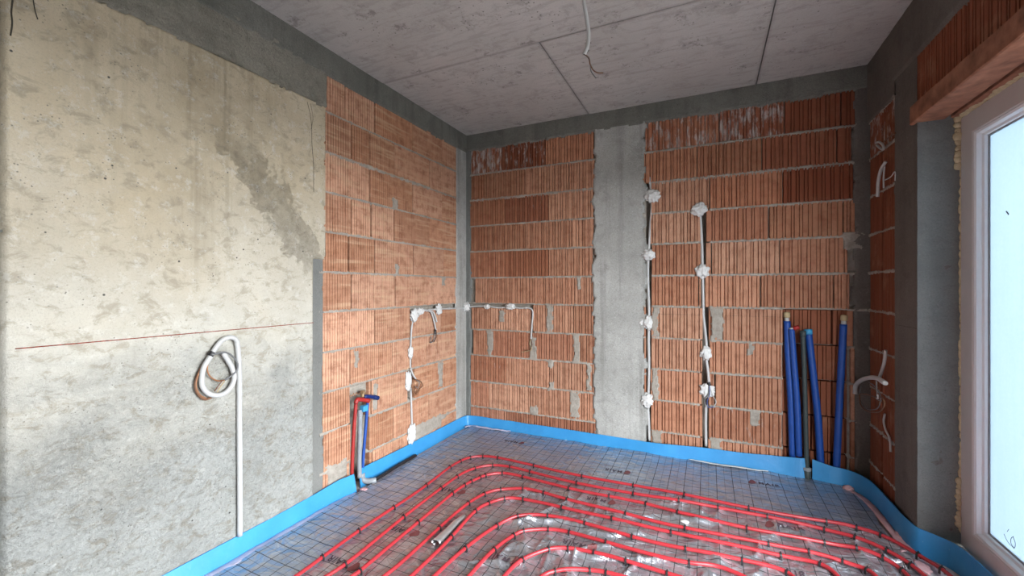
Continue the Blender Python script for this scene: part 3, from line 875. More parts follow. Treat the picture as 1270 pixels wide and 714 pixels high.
heating_pipe([(0.813, -1.622, 0.014), (0.818, -1.335, 0.014), (0.853, -1.176, 0.014), (0.913, -1.083, 0.014), (1.055, -1.013, 0.014), (1.194, -1.006, 0.014), (1.362, -1.035, 0.014), (1.732, -1.052, 0.014), (2.025, -1.065, 0.014), (2.439, -1.034, 0.014), (2.617, -1.025, 0.014), (2.750, -1.041, 0.014), (2.841, -1.072, 0.014)],
             [(.74, -3.35, 0), (.76, -2.6, 0), [(0.810, -2.046, 0.014)][0], [(0.820, -1.934, 0.014)][0]], [(2.86, -1.32, 0), (2.86, -1.9, 0), (2.83, -2.9, 0)],
             'fourth red heating pipe in from the walls, just outside the film curl')
heating_pipe([(0.927, -1.668, 0.014), (0.904, -1.394, 0.014), (0.936, -1.280, 0.014), (0.995, -1.183, 0.014), (1.109, -1.130, 0.014), (1.353, -1.134, 0.014), (1.656, -1.136, 0.014), (1.995, -1.137, 0.014), (2.489, -1.118, 0.014), (2.649, -1.127, 0.014)],
             [(.88, -3.35, 0), (.90, -2.6, 0), [(0.927, -1.992, 0.014)][0]], [(2.70, -1.22, 0), (2.75, -1.45, 0), (2.74, -2.0, 0), (2.72, -2.9, 0)],
             'fifth red heating pipe in from the walls, passing over the film curl')
heating_pipe([(1.039, -1.729, 0.014), (1.087, -1.475, 0.014), (1.158, -1.353, 0.014), (1.311, -1.260, 0.014), (1.526, -1.244, 0.014), (1.792, -1.264, 0.014), (2.052, -1.256, 0.014), (2.313, -1.239, 0.014), (2.498, -1.239, 0.014)],
             [(.98, -3.35, 0), (1.0, -2.6, 0), [(1.022, -1.947, 0.014)][0]], [(2.52, -1.30, 0), (2.60, -1.55, 0), (2.60, -2.1, 0), (2.60, -2.9, 0)],
             'sixth red heating pipe in from the walls, inside the film curl')
heating_pipe([(1.177, -1.670, 0.014), (1.216, -1.521, 0.014), (1.249, -1.462, 0.014), (1.365, -1.379, 0.014), (1.483, -1.353, 0.014), (1.678, -1.372, 0.014), (2.087, -1.381, 0.014)],
             [(1.12, -3.35, 0), (1.14, -2.6, 0), [(1.170, -1.878, 0.014)][0]], [(2.2, -1.33, 0), (2.40, -1.42, 0), (2.48, -1.65, 0), (2.48, -2.9, 0)],
             'third red heating pipe from the centre of the loop')
heating_pipe([(1.336, -1.694, 0.014), (1.424, -1.566, 0.014), (1.513, -1.513, 0.014), (1.639, -1.485, 0.014), (1.792, -1.482, 0.014), (1.978, -1.482, 0.014)],
             [(1.26, -3.35, 0), (1.28, -2.6, 0), [(1.309, -1.813, 0.014)][0]], [(2.1, -1.50, 0), (2.28, -1.55, 0), (2.36, -1.75, 0), (2.36, -2.9, 0)],
             'second red heating pipe from the centre of the loop')
heating_pipe([(1.511, -1.693, 0.014), (1.654, -1.616, 0.014), (1.728, -1.600, 0.014)],
             [(1.42, -3.35, 0), (1.42, -2.4, 0), [(1.454, -1.758, 0.014)][0]], [(1.9, -1.60, 0), (2.12, -1.66, 0), (2.22, -1.9, 0), (2.24, -2.9, 0)],
             'innermost red heating pipe at the centre of the loop')

# ------------------------------------------------------------------ blue edge strips
def strip(name, base, heights, label, lean=.018, th=.007, seed=0):
    """base: floor line of the room face; the band leans back to the wall at its top"""
    path = spline([(x, y, 0) for x, y in base], 14)
    n = len(path); vs, fs = [], []
    for i, p in enumerate(path):
        t = (path[min(i + 1, n - 1)] - path[max(i - 1, 0)]).normalized()
        nrm = Vector((t.y, -t.x, 0))          # towards the room (paths run with the wall on their left)
        u = i / (n - 1) * (len(heights) - 1); k = min(int(u), len(heights) - 2)
        h = heights[k] + (heights[k + 1] - heights[k]) * (u - k) + .003 * fb(p.x * 4, p.y * 4, seed, 2)
        wv = .005 * fb(p.x * 3.5, p.y * 3.5, seed + 4, 2)
        prof = [(lean * .0, -.010), (-lean * .35 + wv * .6, h * .35), (-lean * .7 + wv, h * .7), (-lean + wv, h),
                (-lean + wv - th, h), (-lean * .7 + wv - th, h * .7), (-lean * .35 - th, h * .35), (-th, -.010)]
        for a, z in prof: vs.append(tuple(p + nrm * a + Vector((0, 0, z))))
    for i in range(n - 1):
        for k in range(8):
            k2 = (k + 1) % 8
            fs.append((i * 8 + k2, i * 8 + k, (i + 1) * 8 + k, (i + 1) * 8 + k2))
    fs.append(tuple(range(8))); fs.append(tuple((n - 1) * 8 + k for k in range(7, -1, -1)))
    o = pyd(name, vs, fs, 'edge_strip_foam', None, True)
    md = o.modifiers.new('es', 'EDGE_SPLIT'); md.split_angle = R(55)
    return tag(o, label, 'edge strip', 'blue perimeter strips')
s1 = strip('edge_strip', [(.040, -3.45), (.042, -2.9), (.045, -2.4), (.042, -2.0), (.045, -1.75), (.055, -1.6), (.070, -1.485)], [.095, .094, .092, .092, .10, .115, .112],
      'blue foam edge strip below the pale concrete wall, ending at the grey drainpipe', lean=.030, seed=1)
s2 = strip('edge_strip', [(.035, -1.415), (.032, -1.2), (.028, -.8), (.028, -.4), (.030, -.14), (.045, -.045), (.10, -.026), (.30, -.024), (.8, -.026), (1.3, -.030), (1.60, -.034), (1.75, -.050), (1.95, -.044), (2.3, -.036), (2.62, -.034), (2.745, -.045), (2.775, -.040)],
      [.115, .105, .10, .10, .10, .10, .10, .10, .10, .112, .125, .145, .150],
      'long blue foam edge strip turning the corner along the ribbed block wall', lean=.016, seed=2)
s3 = strip('edge_strip', [(2.812, -.030), (2.90, -.050), (3.00, -.072), (3.062, -.15), (3.088, -.32), (3.090, -.50), (3.090, -.66), (3.112, -.745), (3.165, -.785), (3.215, -.84), (3.238, -.97), (3.242, -1.3), (3.242, -2.0), (3.242, -3.6)],
      [.150, .125, .12, .115, .12, .12, .115, .115, .115, .11, .11],
      'blue foam edge strip bending round the dark corner and pier to the window', lean=.012, seed=3)
# film flaps and pink foam shreds tucked beside the strips
def ribbon(name, left, right, mat, parent, zf, seed=0, n=10):
    A, B_ = spline([(x, y, 0) for x, y in left], n), spline([(x, y, 0) for x, y in right], n)
    m = 5; vs, fs = [], []
    for i, (a, b) in enumerate(zip(A, B_)):
        for k in range(m + 1):
            p = a.lerp(b, k / m)
            vs.append((p.x, p.y, zf + .004 * math.sin(math.pi * k / m) + .004 * fb(p.x * 14, p.y * 14, seed, 3)))
    for i in range(len(A) - 1):
        for k in range(m):
            q = i * (m + 1) + k; fs.append((q, q + 1, q + m + 2, q + m + 1))
    o = pyd(name, vs, fs, mat, parent, True)
    md = o.modifiers.new('thick', 'SOLIDIFY'); md.thickness = .0015
    return o
ribbon('film_flap', [(.030, -3.4), (.035, -2.6), (.036, -2.1), (.036, -1.8), (.05, -1.58), (.064, -1.50)],
       [(.102, -3.4), (.105, -2.6), (.100, -2.1), (.104, -1.8), (.100, -1.62), (.092, -1.51)], 'film', s1, .006, 1)
ribbon('film_flap', [(.04, -.10), (.07, -.040), (.20, -.028), (.40, -.028), (.50, -.030)], [(.065, -.12), (.09, -.075), (.20, -.062), (.40, -.056), (.50, -.034)], 'film', s2, .016, 2)
ribbon('film_flap', [(2.02, -.046), (2.2, -.040), (2.4, -.036), (2.55, -.036)], [(2.02, -.052), (2.2, -.066), (2.4, -.060), (2.55, -.040)], 'scrap', s2, .024, 3)
ribbon('foam_shred', [(3.00, -.062), (3.065, -.16), (3.088, -.32), (3.092, -.50), (3.094, -.66), (3.12, -.74)],
       [(2.975, -.09), (3.03, -.20), (3.045, -.34), (3.05, -.50), (3.055, -.66), (3.04, -.80)], 'pink_foam', s3, .004, 4)
for i, (p, sx, sy, sz, lab) in enumerate((((3.00, -.085, .014), .030, .024, .016, 'pink foam lump in the dark corner by the blue strip'),
                                  ((.098, -1.455, .008), .030, .022, .012, 'pink foam lump at the foot of the grey drainpipe'),
                                  ((3.085, -.90, .004), .030, .055, .010, 'pale pink foam lump under the outermost pipe by the window'),
                                  ((3.10, -.62, .004), .022, .06, .012, 'pink foam lump against the strip below the pier'))):
    tag(lump('foam_lump', p, sx, sy, sz, 'pink_foam', 10 + i, .4, 3), lab, 'foam', 'pink foam scraps')

# ------------------------------------------------------------------ left wall: conduit coil
coil = thing('conduit', (.02, -2.205, .08), 'white plastic conduit rising from the blue strip to a coiled end with wires', 'conduit')
tube('riser', [(0.022, -2.216, 0.094), (0.022, -2.217, 0.354), (0.022, -2.219, 0.679), (0.022, -2.220, 0.915), (0.022, -2.227, 1.037), (0.022, -2.234, 1.078)], .0125, 'white_pvc', coil, 12)
tube('bent_end', [(0.030, -2.235, 1.071), (0.030, -2.247, 1.090), (0.030, -2.270, 1.098), (0.030, -2.304, 1.089), (0.030, -2.330, 1.063), (0.030, -2.350, 1.033)], .0115, 'white_pvc', coil, 12)
tube('coil', [(0.036, -2.362, 1.019), (0.036, -2.389, 0.977), (0.036, -2.399, 0.934), (0.036, -2.397, 0.886), (0.036, -2.375, 0.850), (0.036, -2.342, 0.831), (0.036, -2.303, 0.830), (0.036, -2.270, 0.854), (0.036, -2.253, 0.894), (0.036, -2.262, 0.943), (0.036, -2.285, 0.991), (0.036, -2.306, 1.026)], .0115, 'white_pvc', coil, 12)
tube('joint', [(0.036, -2.364, 1.022), (0.036, -2.352, 1.037)], .0135, 'black_plastic', coil, 10)
tube('wire', [(0.048, -2.362, 1.026), (0.048, -2.337, 1.030), (0.048, -2.300, 1.029), (0.048, -2.266, 1.004), (0.048, -2.243, 0.961), (0.048, -2.250, 0.930), (0.048, -2.285, 0.905), (0.048, -2.304, 0.897)], .0042, 'grey_wire', coil, 8)
tube('wire', [(0.030, -2.370, 0.996), (0.030, -2.372, 0.951), (0.030, -2.355, 0.917), (0.030, -2.323, 0.895), (0.030, -2.293, 0.893)], .0035, 'copper', coil, 8)
tube('wire', [(0.026, -2.374, 1.007), (0.026, -2.405, 0.953), (0.026, -2.422, 0.896), (0.026, -2.409, 0.849), (0.026, -2.381, 0.820), (0.026, -2.353, 0.821)], .0055, 'brown_wire', coil, 8)
tube('wire', [(0.030, -2.380, 0.993), (0.030, -2.414, 0.932), (0.030, -2.419, 0.885), (0.030, -2.401, 0.844), (0.030, -2.377, 0.825)], .0028, 'copper', coil, 8)
tube('wire', [(0.046, -2.305, 0.891), (0.046, -2.325, 0.867), (0.046, -2.339, 0.845)], .0026, 'tan_plug', coil, 8)
tube('wire', [(0.046, -2.314, 0.897), (0.046, -2.332, 0.876), (0.046, -2.350, 0.853)], .0026, 'brown_wire', coil, 8)

# left wall: pipe stubs in the chase
def ridged(name, pts, r, mat, parent, rings=60):
    path = spline(pts, max(2, rings * 2 // (len(pts) - 1)))
    n = len(path)
    v, f = tubedata(path, 1.0, 12)
    vs = []
    for i in range(n):
        rr = r * (1.0 if i % 2 else .86)
        for k in range(12):
            q = Vector(v[i * 12 + k]); vs.append(tuple(path[i] + (q - path[i]) * rr))
    o = pyd(name, vs, f, mat, None, True); adopt(o, parent); return o
p = thing('corrugated_pipe', (.01, -1.46, .04), 'red corrugated pipe sleeve standing beside the grey drainpipe', 'pipe')
ridged('sleeve', [(0.006, -1.469, 0.057), (0.006, -1.459, 0.247), (0.006, -1.445, 0.431), (0.006, -1.430, 0.568)], .0130, 'red_sleeve', p)
tube('elbow', [(0.030, -1.458, 0.572), (0.030, -1.443, 0.593), (0.030, -1.400, 0.583), (0.030, -1.348, 0.565)], .0145, 'red_sleeve', p, 10)
tube('end_cap', [(0.030, -1.363, 0.570), (0.030, -1.340, 0.561)], .0165, 'red_sleeve', p, 10)
p = thing('drainpipe', (.03, -1.39, 0), 'grey plastic drainpipe stub with floor elbow between red and blue pipes', 'pipe')
tube('riser', [(0.016, -1.404, 0.497), (0.016, -1.406, 0.339), (0.016, -1.411, 0.150), (0.016, -1.408, 0.056)], .0155, 'grey_pvc', p, 12)
tube('socket', [(0.016, -1.403, 0.514), (0.016, -1.404, 0.470)], .0185, 'grey_pvc', p, 12)
tube('elbow', [(.018, -1.388, .075), (.024, -1.385, .035), (.045, -1.37, .022), (.075, -1.345, .020), (.085, -1.33, .020)], .019, 'grey_pvc', p, 12)
p = thing('water_pipe', (.01, -1.34, .1), 'bright blue sleeved water pipe leaning beside the grey drainpipe', 'pipe')
ridged('sleeve', [(0.010, -1.376, 0.097), (0.010, -1.365, 0.214), (0.010, -1.346, 0.375), (0.010, -1.327, 0.549)], .0115, 'blue_sleeve', p)
boxes_c = boxes('clamp', [(-.018, .018, -.022, .022, -.020, .020)], 'light_blue'); boxes_c.location = [(0.032, -1.384, 0.521)][0]; adopt(boxes_c, p)
bv = boxes_c.modifiers.new('bevel', 'BEVEL'); bv.width = .004; bv.segments = 2
p = thing('valve_stub', (.03, -1.33, .58), 'brass pipe end with dark blue capped tail above the clay chase', 'valve')
tube('body', [(0.022, -1.388, 0.598), (0.022, -1.386, 0.636)], .0135, 'brass', p, 10)
tube('nut', [(0.022, -1.386, 0.622), (0.022, -1.385, 0.642)], .0185, 'brass', p, 6, smooth=False)
tube('tail', [(0.032, -1.380, 0.600), (0.032, -1.335, 0.590), (0.032, -1.264, 0.565)], .0135, 'dark_blue', p, 10)
tube('tail_cap', [(0.032, -1.288, 0.574), (0.032, -1.252, 0.560)], .0165, 'dark_blue', p, 10)
for i, (a, b) in enumerate((([(0.004, -1.467, 0.631)][0], [(0.004, -1.439, 0.641)][0]),)):
    w = thing('tie_wire', a, 'loose copper tie wire curled above the red corrugated sleeve', 'wire')
    tube('strand', [(0.012, -1.485, 0.615), (0.012, -1.482, 0.632), (0.012, -1.468, 0.621), (0.012, -1.458, 0.638), (0.012, -1.447, 0.619), (0.012, -1.433, 0.637), (0.012, -1.418, 0.621), (0.012, -1.404, 0.628)], .0022, 'copper', w, 6)
# black tube along the strip, added to paint a dark shadow crumple
h = tube('shadow_tube', [(.075, -1.335, .020), (.070, -1.24, .016), (.062, -1.12, .016), (.056, -.98, .014), (.050, -.85, .010)], .012, 'black_plastic', None, 10)
tag(h, 'black tube painting the dark shadow crumple along the blue strip by the drain elbow', 'painted shadow')

# ------------------------------------------------------------------ conduits fixed with plaster
def dab(wall_pt, sx, sy, sz, seed, label, group):
    o = lump('plaster_dab', wall_pt, sx, sy, sz, 'white_plaster', seed, .42, 4, 2.3)
    return tag(o, label, 'plaster', group)
# along the left wall and round the corner
c = thing('conduit', (.0, -.80, 1.16), 'thin white conduit running along the clay blocks into the corner', 'conduit')
tube('pipe', [(0.008, -0.758, 1.158), (0.008, -0.671, 1.154), (0.008, -0.522, 1.156), (0.008, -0.335, 1.152), (0.008, -0.158, 1.149), (0.008, -0.019, 1.147)], .0078, 'white_pvc', c, 8)
tube('branch', [(0.016, -0.671, 1.151), (0.016, -0.603, 1.138), (0.016, -0.569, 1.091), (0.016, -0.539, 1.012), (0.016, -0.527, 0.976)], .0075, 'white_pvc', c, 8)
tube('branch', [(0.022, -0.646, 1.153), (0.022, -0.577, 1.133), (0.022, -0.542, 1.089), (0.022, -0.522, 1.046)], .0075, 'white_pvc', c, 8)
tube('wire', [(0.020, -0.539, 0.984), (0.020, -0.551, 0.937), (0.020, -0.574, 0.884), (0.020, -0.609, 0.878), (0.020, -0.597, 0.928)], .004, 'grey_wire', c, 6)
tube('wire', [(0.024, -0.541, 0.978), (0.024, -0.538, 0.915), (0.024, -0.568, 0.877)], .004, 'black_plastic', c, 6)
tube('wire', [(0.016, -0.521, 0.969), (0.016, -0.503, 0.897), (0.016, -0.497, 0.804)], .0018, 'copper', c, 6)
tube('joint', [(0.018, -0.539, 0.977), (0.018, -0.534, 0.942)], .009, 'black_plastic', c, 8)
tube('collar', [(0.008, -0.682, 1.155), (0.008, -0.666, 1.154)], .0105, 'white_pvc', c, 8)
tube('collar', [(0.008, -0.315, 1.152), (0.008, -0.295, 1.152)], .0105, 'white_pvc', c, 8)
c = thing('conduit', (.0, -.845, .15), 'white conduit dropping down the clay blocks from the plastered bend to the floor', 'conduit')
tube('pipe', [(-0.004, -0.815, 1.093), (-0.004, -0.836, 0.984), (-0.004, -0.843, 0.823), (-0.004, -0.846, 0.707), (-0.004, -0.820, 0.625)], .0075, 'white_pvc', c, 8)
tube('pipe', [(0.004, -0.851, 0.541), (0.004, -0.846, 0.417), (0.004, -0.836, 0.227)], .0085, 'white_pvc', c, 8)
tube('pipe', [(0.018, -0.873, 0.701), (0.018, -0.843, 0.650), (0.018, -0.807, 0.605)], .0075, 'white_pvc', c, 8)
tube('wire', [(0.030, -0.838, 0.612), (0.030, -0.797, 0.597), (0.030, -0.755, 0.576), (0.030, -0.734, 0.538), (0.030, -0.776, 0.521), (0.030, -0.818, 0.491), (0.030, -0.838, 0.522), (0.030, -0.797, 0.552)], .004, 'brown_wire', c, 6)
tube('wire', [(0.034, -0.843, 0.607), (0.034, -0.864, 0.566), (0.034, -0.853, 0.506), (0.034, -0.813, 0.481), (0.034, -0.771, 0.514)], .0035, 'copper', c, 6)
tube('wire', [(0.030, -0.828, 0.610), (0.030, -0.776, 0.574), (0.030, -0.797, 0.532), (0.030, -0.828, 0.552)], .0035, 'grey_wire', c, 6)
gl_ = 'white plaster dabs on the left block wall'
for i, (pt, sx, sy, sz, lab) in enumerate((
    ([(0.008, -0.810, 1.119)][0], .022, .045, .050, 'white plaster dab at the bend of the conduit on clay blocks'),
    ([(0.008, -0.737, 1.148)][0], .018, .055, .026, 'white plaster smear beside the conduit bend on clay blocks'),
    ([(0.010, -0.477, 1.152)][0], .022, .036, .046, 'white plaster dab beside the hanging branch wires'),
    ([(0.008, -0.861, 0.826)][0], .018, .024, .048, 'white plaster dab midway down the dropping conduit'),
    ([(0.004, -0.881, 0.605)][0], .014, .036, .075, 'white plaster patch round the wire tangle on clay blocks'),
    ([(0.006, -0.843, 0.178)][0], .018, .042, .075, 'white plaster patch at the foot of the dropping conduit by the strip'))):
    dab(pt, sx, sy, sz, 20 + i, lab, gl_)
dab((.018, -.020, 1.155), .030, .040, .045, 31, 'white plaster dab wrapping the conduit in the room corner', gl_)
c = thing('conduit', (.02, -.01, 1.16), 'thin white conduit running from the corner to a downturned end on ribbed blocks', 'conduit')
tube('pipe', [(0.015, -0.008, 1.150), (0.133, -0.008, 1.164), (0.257, -0.008, 1.163), (0.377, -0.008, 1.154), (0.478, -0.008, 1.163), (0.585, -0.008, 1.154), (0.666, -0.008, 1.159), (0.702, -0.008, 1.145), (0.712, -0.008, 1.113), (0.705, -0.008, 1.024), (0.694, -0.008, 0.877)], .0078, 'white_pvc', c, 8)
tube('collar', [(0.636, -0.008, 1.157), (0.650, -0.008, 1.158)], .0115, 'white_pvc', c, 8)
tube('wire', [(0.695, -0.012, 0.885), (0.683, -0.012, 0.833), (0.703, -0.012, 0.783), (0.651, -0.012, 0.761), (0.595, -0.012, 0.750)], .0030, 'tan_plug', c, 6)
tube('wire', [(0.695, -0.012, 0.878), (0.707, -0.012, 0.820), (0.675, -0.012, 0.774), (0.627, -0.012, 0.771)], .0028, 'brown_wire', c, 6)
gb = 'white plaster dabs on the ribbed block wall'
dab([(0.238, -0.006, 1.162)][0], .034, .020, .022, 33, 'small greyish plaster dab on the short conduit near the corner', gb)
dab([(0.486, -0.008, 1.167)][0], .048, .024, .028, 34, 'white plaster dab in the middle of the short conduit', gb)
# two vertical conduits on the ribbed wall
c = thing('conduit', (1.715, .02, .10), 'long white conduit standing in the chase beside the concrete column', 'conduit')
tube('pipe', [(1.725, 0.012, 2.237), (1.735, 0.012, 2.157), (1.744, 0.012, 2.072), (1.744, 0.012, 1.987), (1.732, 0.012, 1.844), (1.725, 0.012, 1.713), (1.716, 0.012, 1.596), (1.713, 0.012, 1.419), (1.719, 0.012, 1.255), (1.722, 0.012, 1.111), (1.719, 0.012, 0.927), (1.722, 0.012, 0.731), (1.719, 0.012, 0.547), (1.713, 0.012, 0.402), (1.719, 0.012, 0.272), (1.725, 0.012, 0.103)], .0105, 'white_pvc', c, 10, 6)
c2 = thing('conduit', (2.13, .02, .10), 'white conduit standing in the chase amid the ribbed blocks', 'conduit')
tube('pipe', [(2.122, 0.010, 2.000), (2.102, 0.010, 1.933), (2.105, 0.010, 1.851), (2.110, 0.010, 1.758), (2.116, 0.010, 1.570), (2.119, 0.010, 1.415), (2.122, 0.010, 1.259), (2.125, 0.010, 1.122), (2.139, 0.010, 0.980), (2.147, 0.010, 0.875)], .0100, 'white_pvc', c2, 10, 6)
tube('pipe', [(2.144, 0.004, 0.789), (2.156, 0.004, 0.703), (2.164, 0.004, 0.617)], .0105, 'white_pvc', c2, 10, 6)
tube('pipe', [(2.142, 0.010, 0.440), (2.140, 0.010, 0.297), (2.142, 0.010, 0.124)], .0105, 'white_pvc', c2, 10, 6)
tube('bent_end', [(2.100, -0.020, 1.959), (2.105, -0.020, 1.992), (2.122, -0.020, 1.985), (2.131, -0.020, 1.944)], .0090, 'white_pvc', c2, 10, 6)
tube('joint', [(2.161, -0.010, 0.620), (2.166, -0.010, 0.596)], .013, 'black_plastic', c2, 10)
tube('wire', [(2.164, -0.024, 0.598), (2.158, -0.024, 0.536), (2.133, -0.024, 0.485), (2.139, -0.024, 0.430)], .0045, 'grey_wire', c2, 6)
tube('wire', [(2.167, -0.028, 0.599), (2.167, -0.028, 0.526), (2.150, -0.028, 0.475), (2.161, -0.028, 0.434), (2.200, -0.028, 0.444)], .0032, 'blue_wire', c2, 6)
tube('wire', [(2.167, -0.024, 0.593), (2.189, -0.024, 0.527), (2.211, -0.024, 0.481), (2.194, -0.024, 0.443), (2.161, -0.024, 0.433), (2.150, -0.024, 0.462)], .0030, 'white_pvc', c2, 6)
ga = 'white plaster dabs on the long conduit by the column'
for i, (pt, sx, sy, sz, lab) in enumerate((
    ([(1.749, -0.004, 2.081)][0], .060, .026, .050, 'ragged white plaster dab, topmost on the conduit by the column'),
    ([(1.718, -0.006, 1.607)][0], .050, .026, .040, 'white plaster dab, second from the top on the conduit by the column'),
    ([(1.718, -0.006, 1.060)][0], .034, .024, .058, 'white plaster dab, third from the top on the conduit by the column'),
    ([(1.668, -0.004, 1.064)][0], .024, .014, .026, 'small white plaster dab stuck on the column edge'),
    ([(1.709, -0.006, 0.429)][0], .046, .024, .054, 'white plaster dab, lowest on the conduit by the column'))):
    dab(pt, sx, sy, sz, 40 + i, lab, ga)
gc = 'white plaster dabs on the conduit amid the ribbed blocks'
for i, (pt, sx, sy, sz, lab) in enumerate((
    ([(2.094, -0.006, 1.943)][0], .052, .026, .048, 'white plaster dab under the bent top of the mid-wall conduit'),
    ([(2.114, -0.006, 1.470)][0], .046, .026, .052, 'white plaster dab, second from the top on the mid-wall conduit'),
    ([(2.142, -0.006, 0.840)][0], .038, .024, .050, 'white plaster dab, third from the top on the mid-wall conduit'),
    ([(2.150, -0.002, 0.555)][0], .052, .022, .052, 'white plaster dab behind the hanging blue and grey wires'))):
    dab(pt, sx, sy, sz, 50 + i, lab, gc)

# ------------------------------------------------------------------ sleeved pipes in the deep chase
def stub(pts, r, mat, label, cap=None, capr=1.0, name='water_pipe'):
    t = thing(name, (pts[0][0], pts[0][1], 0), label, 'pipe', 'pipes in the deep chase')
    tube('sleeve', pts, r, mat, t, 14, 10)
    a, b = Vector(pts[-2]), Vector(pts[-1]); d = (b - a).normalized()
    if cap == 'plug':
        tube('inner_pipe', [b - d * .005, b + d * .028], r * .72, 'white_pvc', t, 10, 2)
        tube('plug', [b + d * .022, b + d * .034, b + d * .058, b + d * .064], lambda u: r * (1.0 if .15 < u < .8 else .72), 'tan_plug', t, 10, 4)
    elif cap == 'red':
        tube('inner_pipe', [b - d * .005, b + d * .010], r * .7, 'white_pvc', t, 10, 2)
        tube('plug', [b + Vector((.012, -.002, .004)), b + Vector((.045, -.006, .018))], r * .8, 'red_sleeve', t, 10, 2)
    elif cap == 'blue':
        tube('plug', [b - d * .012, b + d * .022], r * 1.12, 'light_blue', t, 10, 2)
    elif cap == 'green':
        tube('socket', [b - d * .03, b + d * .012], r * 1.25, 'dark_green', t, 12, 2)
    return t
stub([(2.704, 0.016, 0.124), (2.694, 0.016, 0.515), (2.677, 0.016, 0.860), (2.670, 0.016, 1.103)], .0215, 'blue_sleeve', 'blue sleeved pipe with tan plug against the chase edge', 'plug')
stub([(2.738, -0.010, 0.157), (2.727, -0.010, 0.525), (2.705, -0.010, 0.866), (2.693, -0.010, 1.048)], .0195, 'blue_sleeve', 'brighter blue sleeved pipe with a red plug at its top', 'red')
t = stub([(2.785, -0.016, 0.003), (2.778, -0.016, 0.307), (2.771, -0.016, 0.645), (2.760, -0.016, 1.029)], .0150, 'dark_green', 'slim dark grey-green drainpipe between the blue sleeved pipes', 'green', name='drainpipe')
tube('base_socket', [(2.785, -0.022, -0.017), (2.783, -0.022, 0.084)], .024, 'dark_green', t, 12, 2)
tube('seal_ring', [(2.783, -0.022, 0.067), (2.783, -0.022, 0.087)], .0255, 'grey_pvc', t, 12, 2)
stub([(2.869, 0.014, 0.086), (2.853, 0.014, 0.421), (2.823, 0.014, 0.757), (2.797, 0.014, 1.027)], .0225, 'blue_sleeve', 'leaning blue sleeved pipe with a light blue end', 'blue')
stub([(2.954, 0.006, 0.049), (2.968, 0.006, 0.439), (2.984, 0.006, 0.827), (2.996, 0.006, 1.092)], .0215, 'blue_sleeve', 'blue sleeved pipe with tan plug standing nearest the dark corner', 'plug')

# ------------------------------------------------------------------ right wall: conduit ends
c = thing('conduit', (3.10, -.20, .70), 'white conduit end curled over a wire coil in the dark corner', 'conduit')
tube('bent_end', [(3.055, -0.008, 0.628), (3.055, -0.017, 0.679), (3.055, -0.116, 0.736), (3.055, -0.268, 0.785), (3.055, -0.419, 0.811), (3.055, -0.543, 0.808)], .0130, 'white_pvc', c, 10)
tube('drop', [(3.100, -0.398, 0.976), (3.100, -0.373, 0.897), (3.100, -0.295, 0.791)], .0085, 'white_pvc', c, 8)
tube('wire', [(3.060, -0.388, 0.796), (3.060, -0.395, 0.731), (3.060, -0.401, 0.689), (3.060, -0.465, 0.691)], .0035, 'grey_wire', c, 6)
tube('wire', [(3.050, -0.119, 0.647), (3.050, -0.135, 0.594), (3.050, -0.228, 0.576), (3.050, -0.370, 0.599), (3.050, -0.499, 0.643), (3.050, -0.548, 0.696), (3.050, -0.524, 0.717), (3.050, -0.397, 0.697), (3.050, -0.257, 0.679), (3.050, -0.119, 0.653)], .0040, 'brown_wire', c, 6)
tube('wire', [(3.060, -0.113, 0.705), (3.060, -0.081, 0.624), (3.060, -0.175, 0.584), (3.060, -0.307, 0.598), (3.060, -0.427, 0.649), (3.060, -0.453, 0.711), (3.060, -0.375, 0.750), (3.060, -0.264, 0.757)], .0030, 'grey_wire', c, 6)
tube('wire_end', [(3.045, -0.441, 0.697), (3.045, -0.467, 0.706), (3.045, -0.460, 0.725)], .0040, 'white_pvc', c, 6)
c = thing('conduit', (3.11, -.28, .45), 'thin white cable sagging down the dark right-hand blocks', 'cable')
tube('cable', [(3.115, -0.335, 0.588), (3.115, -0.316, 0.539), (3.115, -0.347, 0.496), (3.115, -0.409, 0.463), (3.115, -0.421, 0.392)], .0055, 'white_pvc', c, 8)
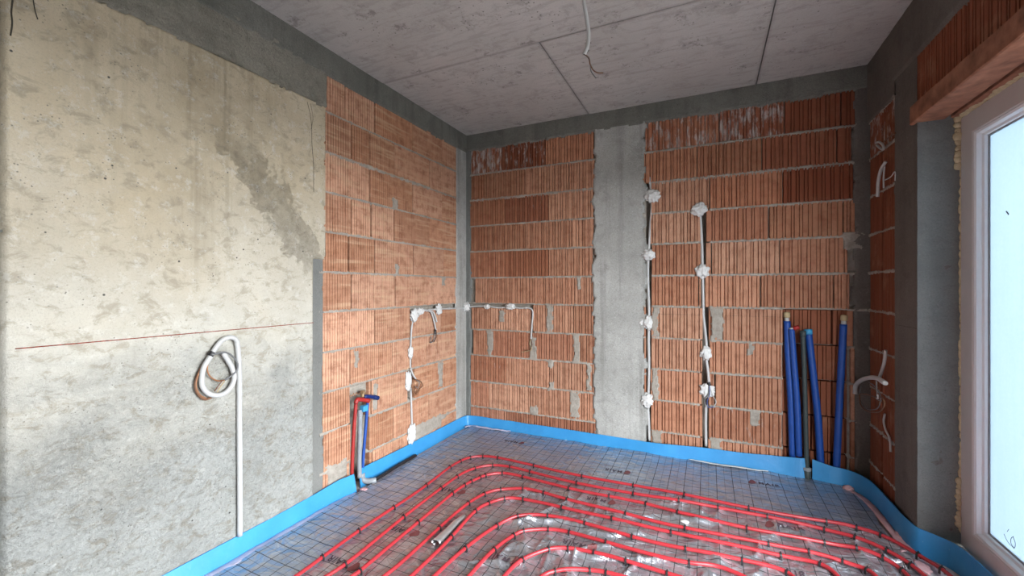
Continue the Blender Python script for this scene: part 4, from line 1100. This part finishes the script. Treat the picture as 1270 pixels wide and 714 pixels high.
c = thing('conduit', (3.11, -.17, 1.9), 'short white conduit end hanging above the corner wire coil', 'conduit')
tube('pipe', [(3.095, -0.408, 2.074), (3.095, -0.339, 2.045), (3.095, -0.299, 1.991), (3.095, -0.286, 1.896)], .0090, 'white_pvc', c, 8)
tube('wire', [(3.095, -0.396, 2.054), (3.095, -0.383, 1.991), (3.095, -0.383, 1.929)], .0045, 'white_pvc', c, 6)
tube('wire', [(3.110, -0.333, 1.982), (3.110, -0.443, 1.980), (3.110, -0.501, 1.993), (3.110, -0.501, 1.943)], .003, 'white_pvc', c, 6)
c = thing('conduit', (3.11, -.22, 2.2), 'small white conduit loop high on the dark right-hand blocks', 'conduit')
tube('loop', [(3.100, -0.248, 2.237), (3.100, -0.288, 2.229), (3.100, -0.354, 2.189), (3.100, -0.366, 2.162), (3.100, -0.315, 2.182), (3.100, -0.255, 2.220)], .0065, 'white_pvc', c, 8)
tube('wire', [(3.110, -0.333, 2.214), (3.110, -0.419, 2.215), (3.110, -0.501, 2.211)], .0045, 'brown_wire', c, 6)

# ------------------------------------------------------------------ cable hanging from the ceiling
c = thing('ceiling_cable', (1.653, -1.740, 2.829), 'white cable hanging from the concrete ceiling with bare wire ends', 'cable')
tube('sheath', [(1.650, -1.742, 2.840), (1.653, -1.740, 2.755), (1.659, -1.737, 2.612), (1.672, -1.731, 2.523), (1.679, -1.728, 2.452), (1.672, -1.731, 2.398), (1.661, -1.736, 2.372)], .0085, 'white_pvc', c, 10)
tube('wire', [(1.661, -1.736, 2.373), (1.679, -1.728, 2.356), (1.685, -1.725, 2.327), (1.698, -1.719, 2.302), (1.714, -1.712, 2.291), (1.737, -1.701, 2.290)], .0028, 'brown_wire', c, 6)
tube('wire', [(1.661, -1.736, 2.372), (1.675, -1.730, 2.359), (1.684, -1.726, 2.334), (1.688, -1.724, 2.299), (1.708, -1.715, 2.266)], .0020, 'grey_wire', c, 6)
tube('wire', [(1.659, -1.737, 2.370), (1.669, -1.733, 2.377), (1.679, -1.728, 2.391)], .0026, 'black_plastic', c, 6)
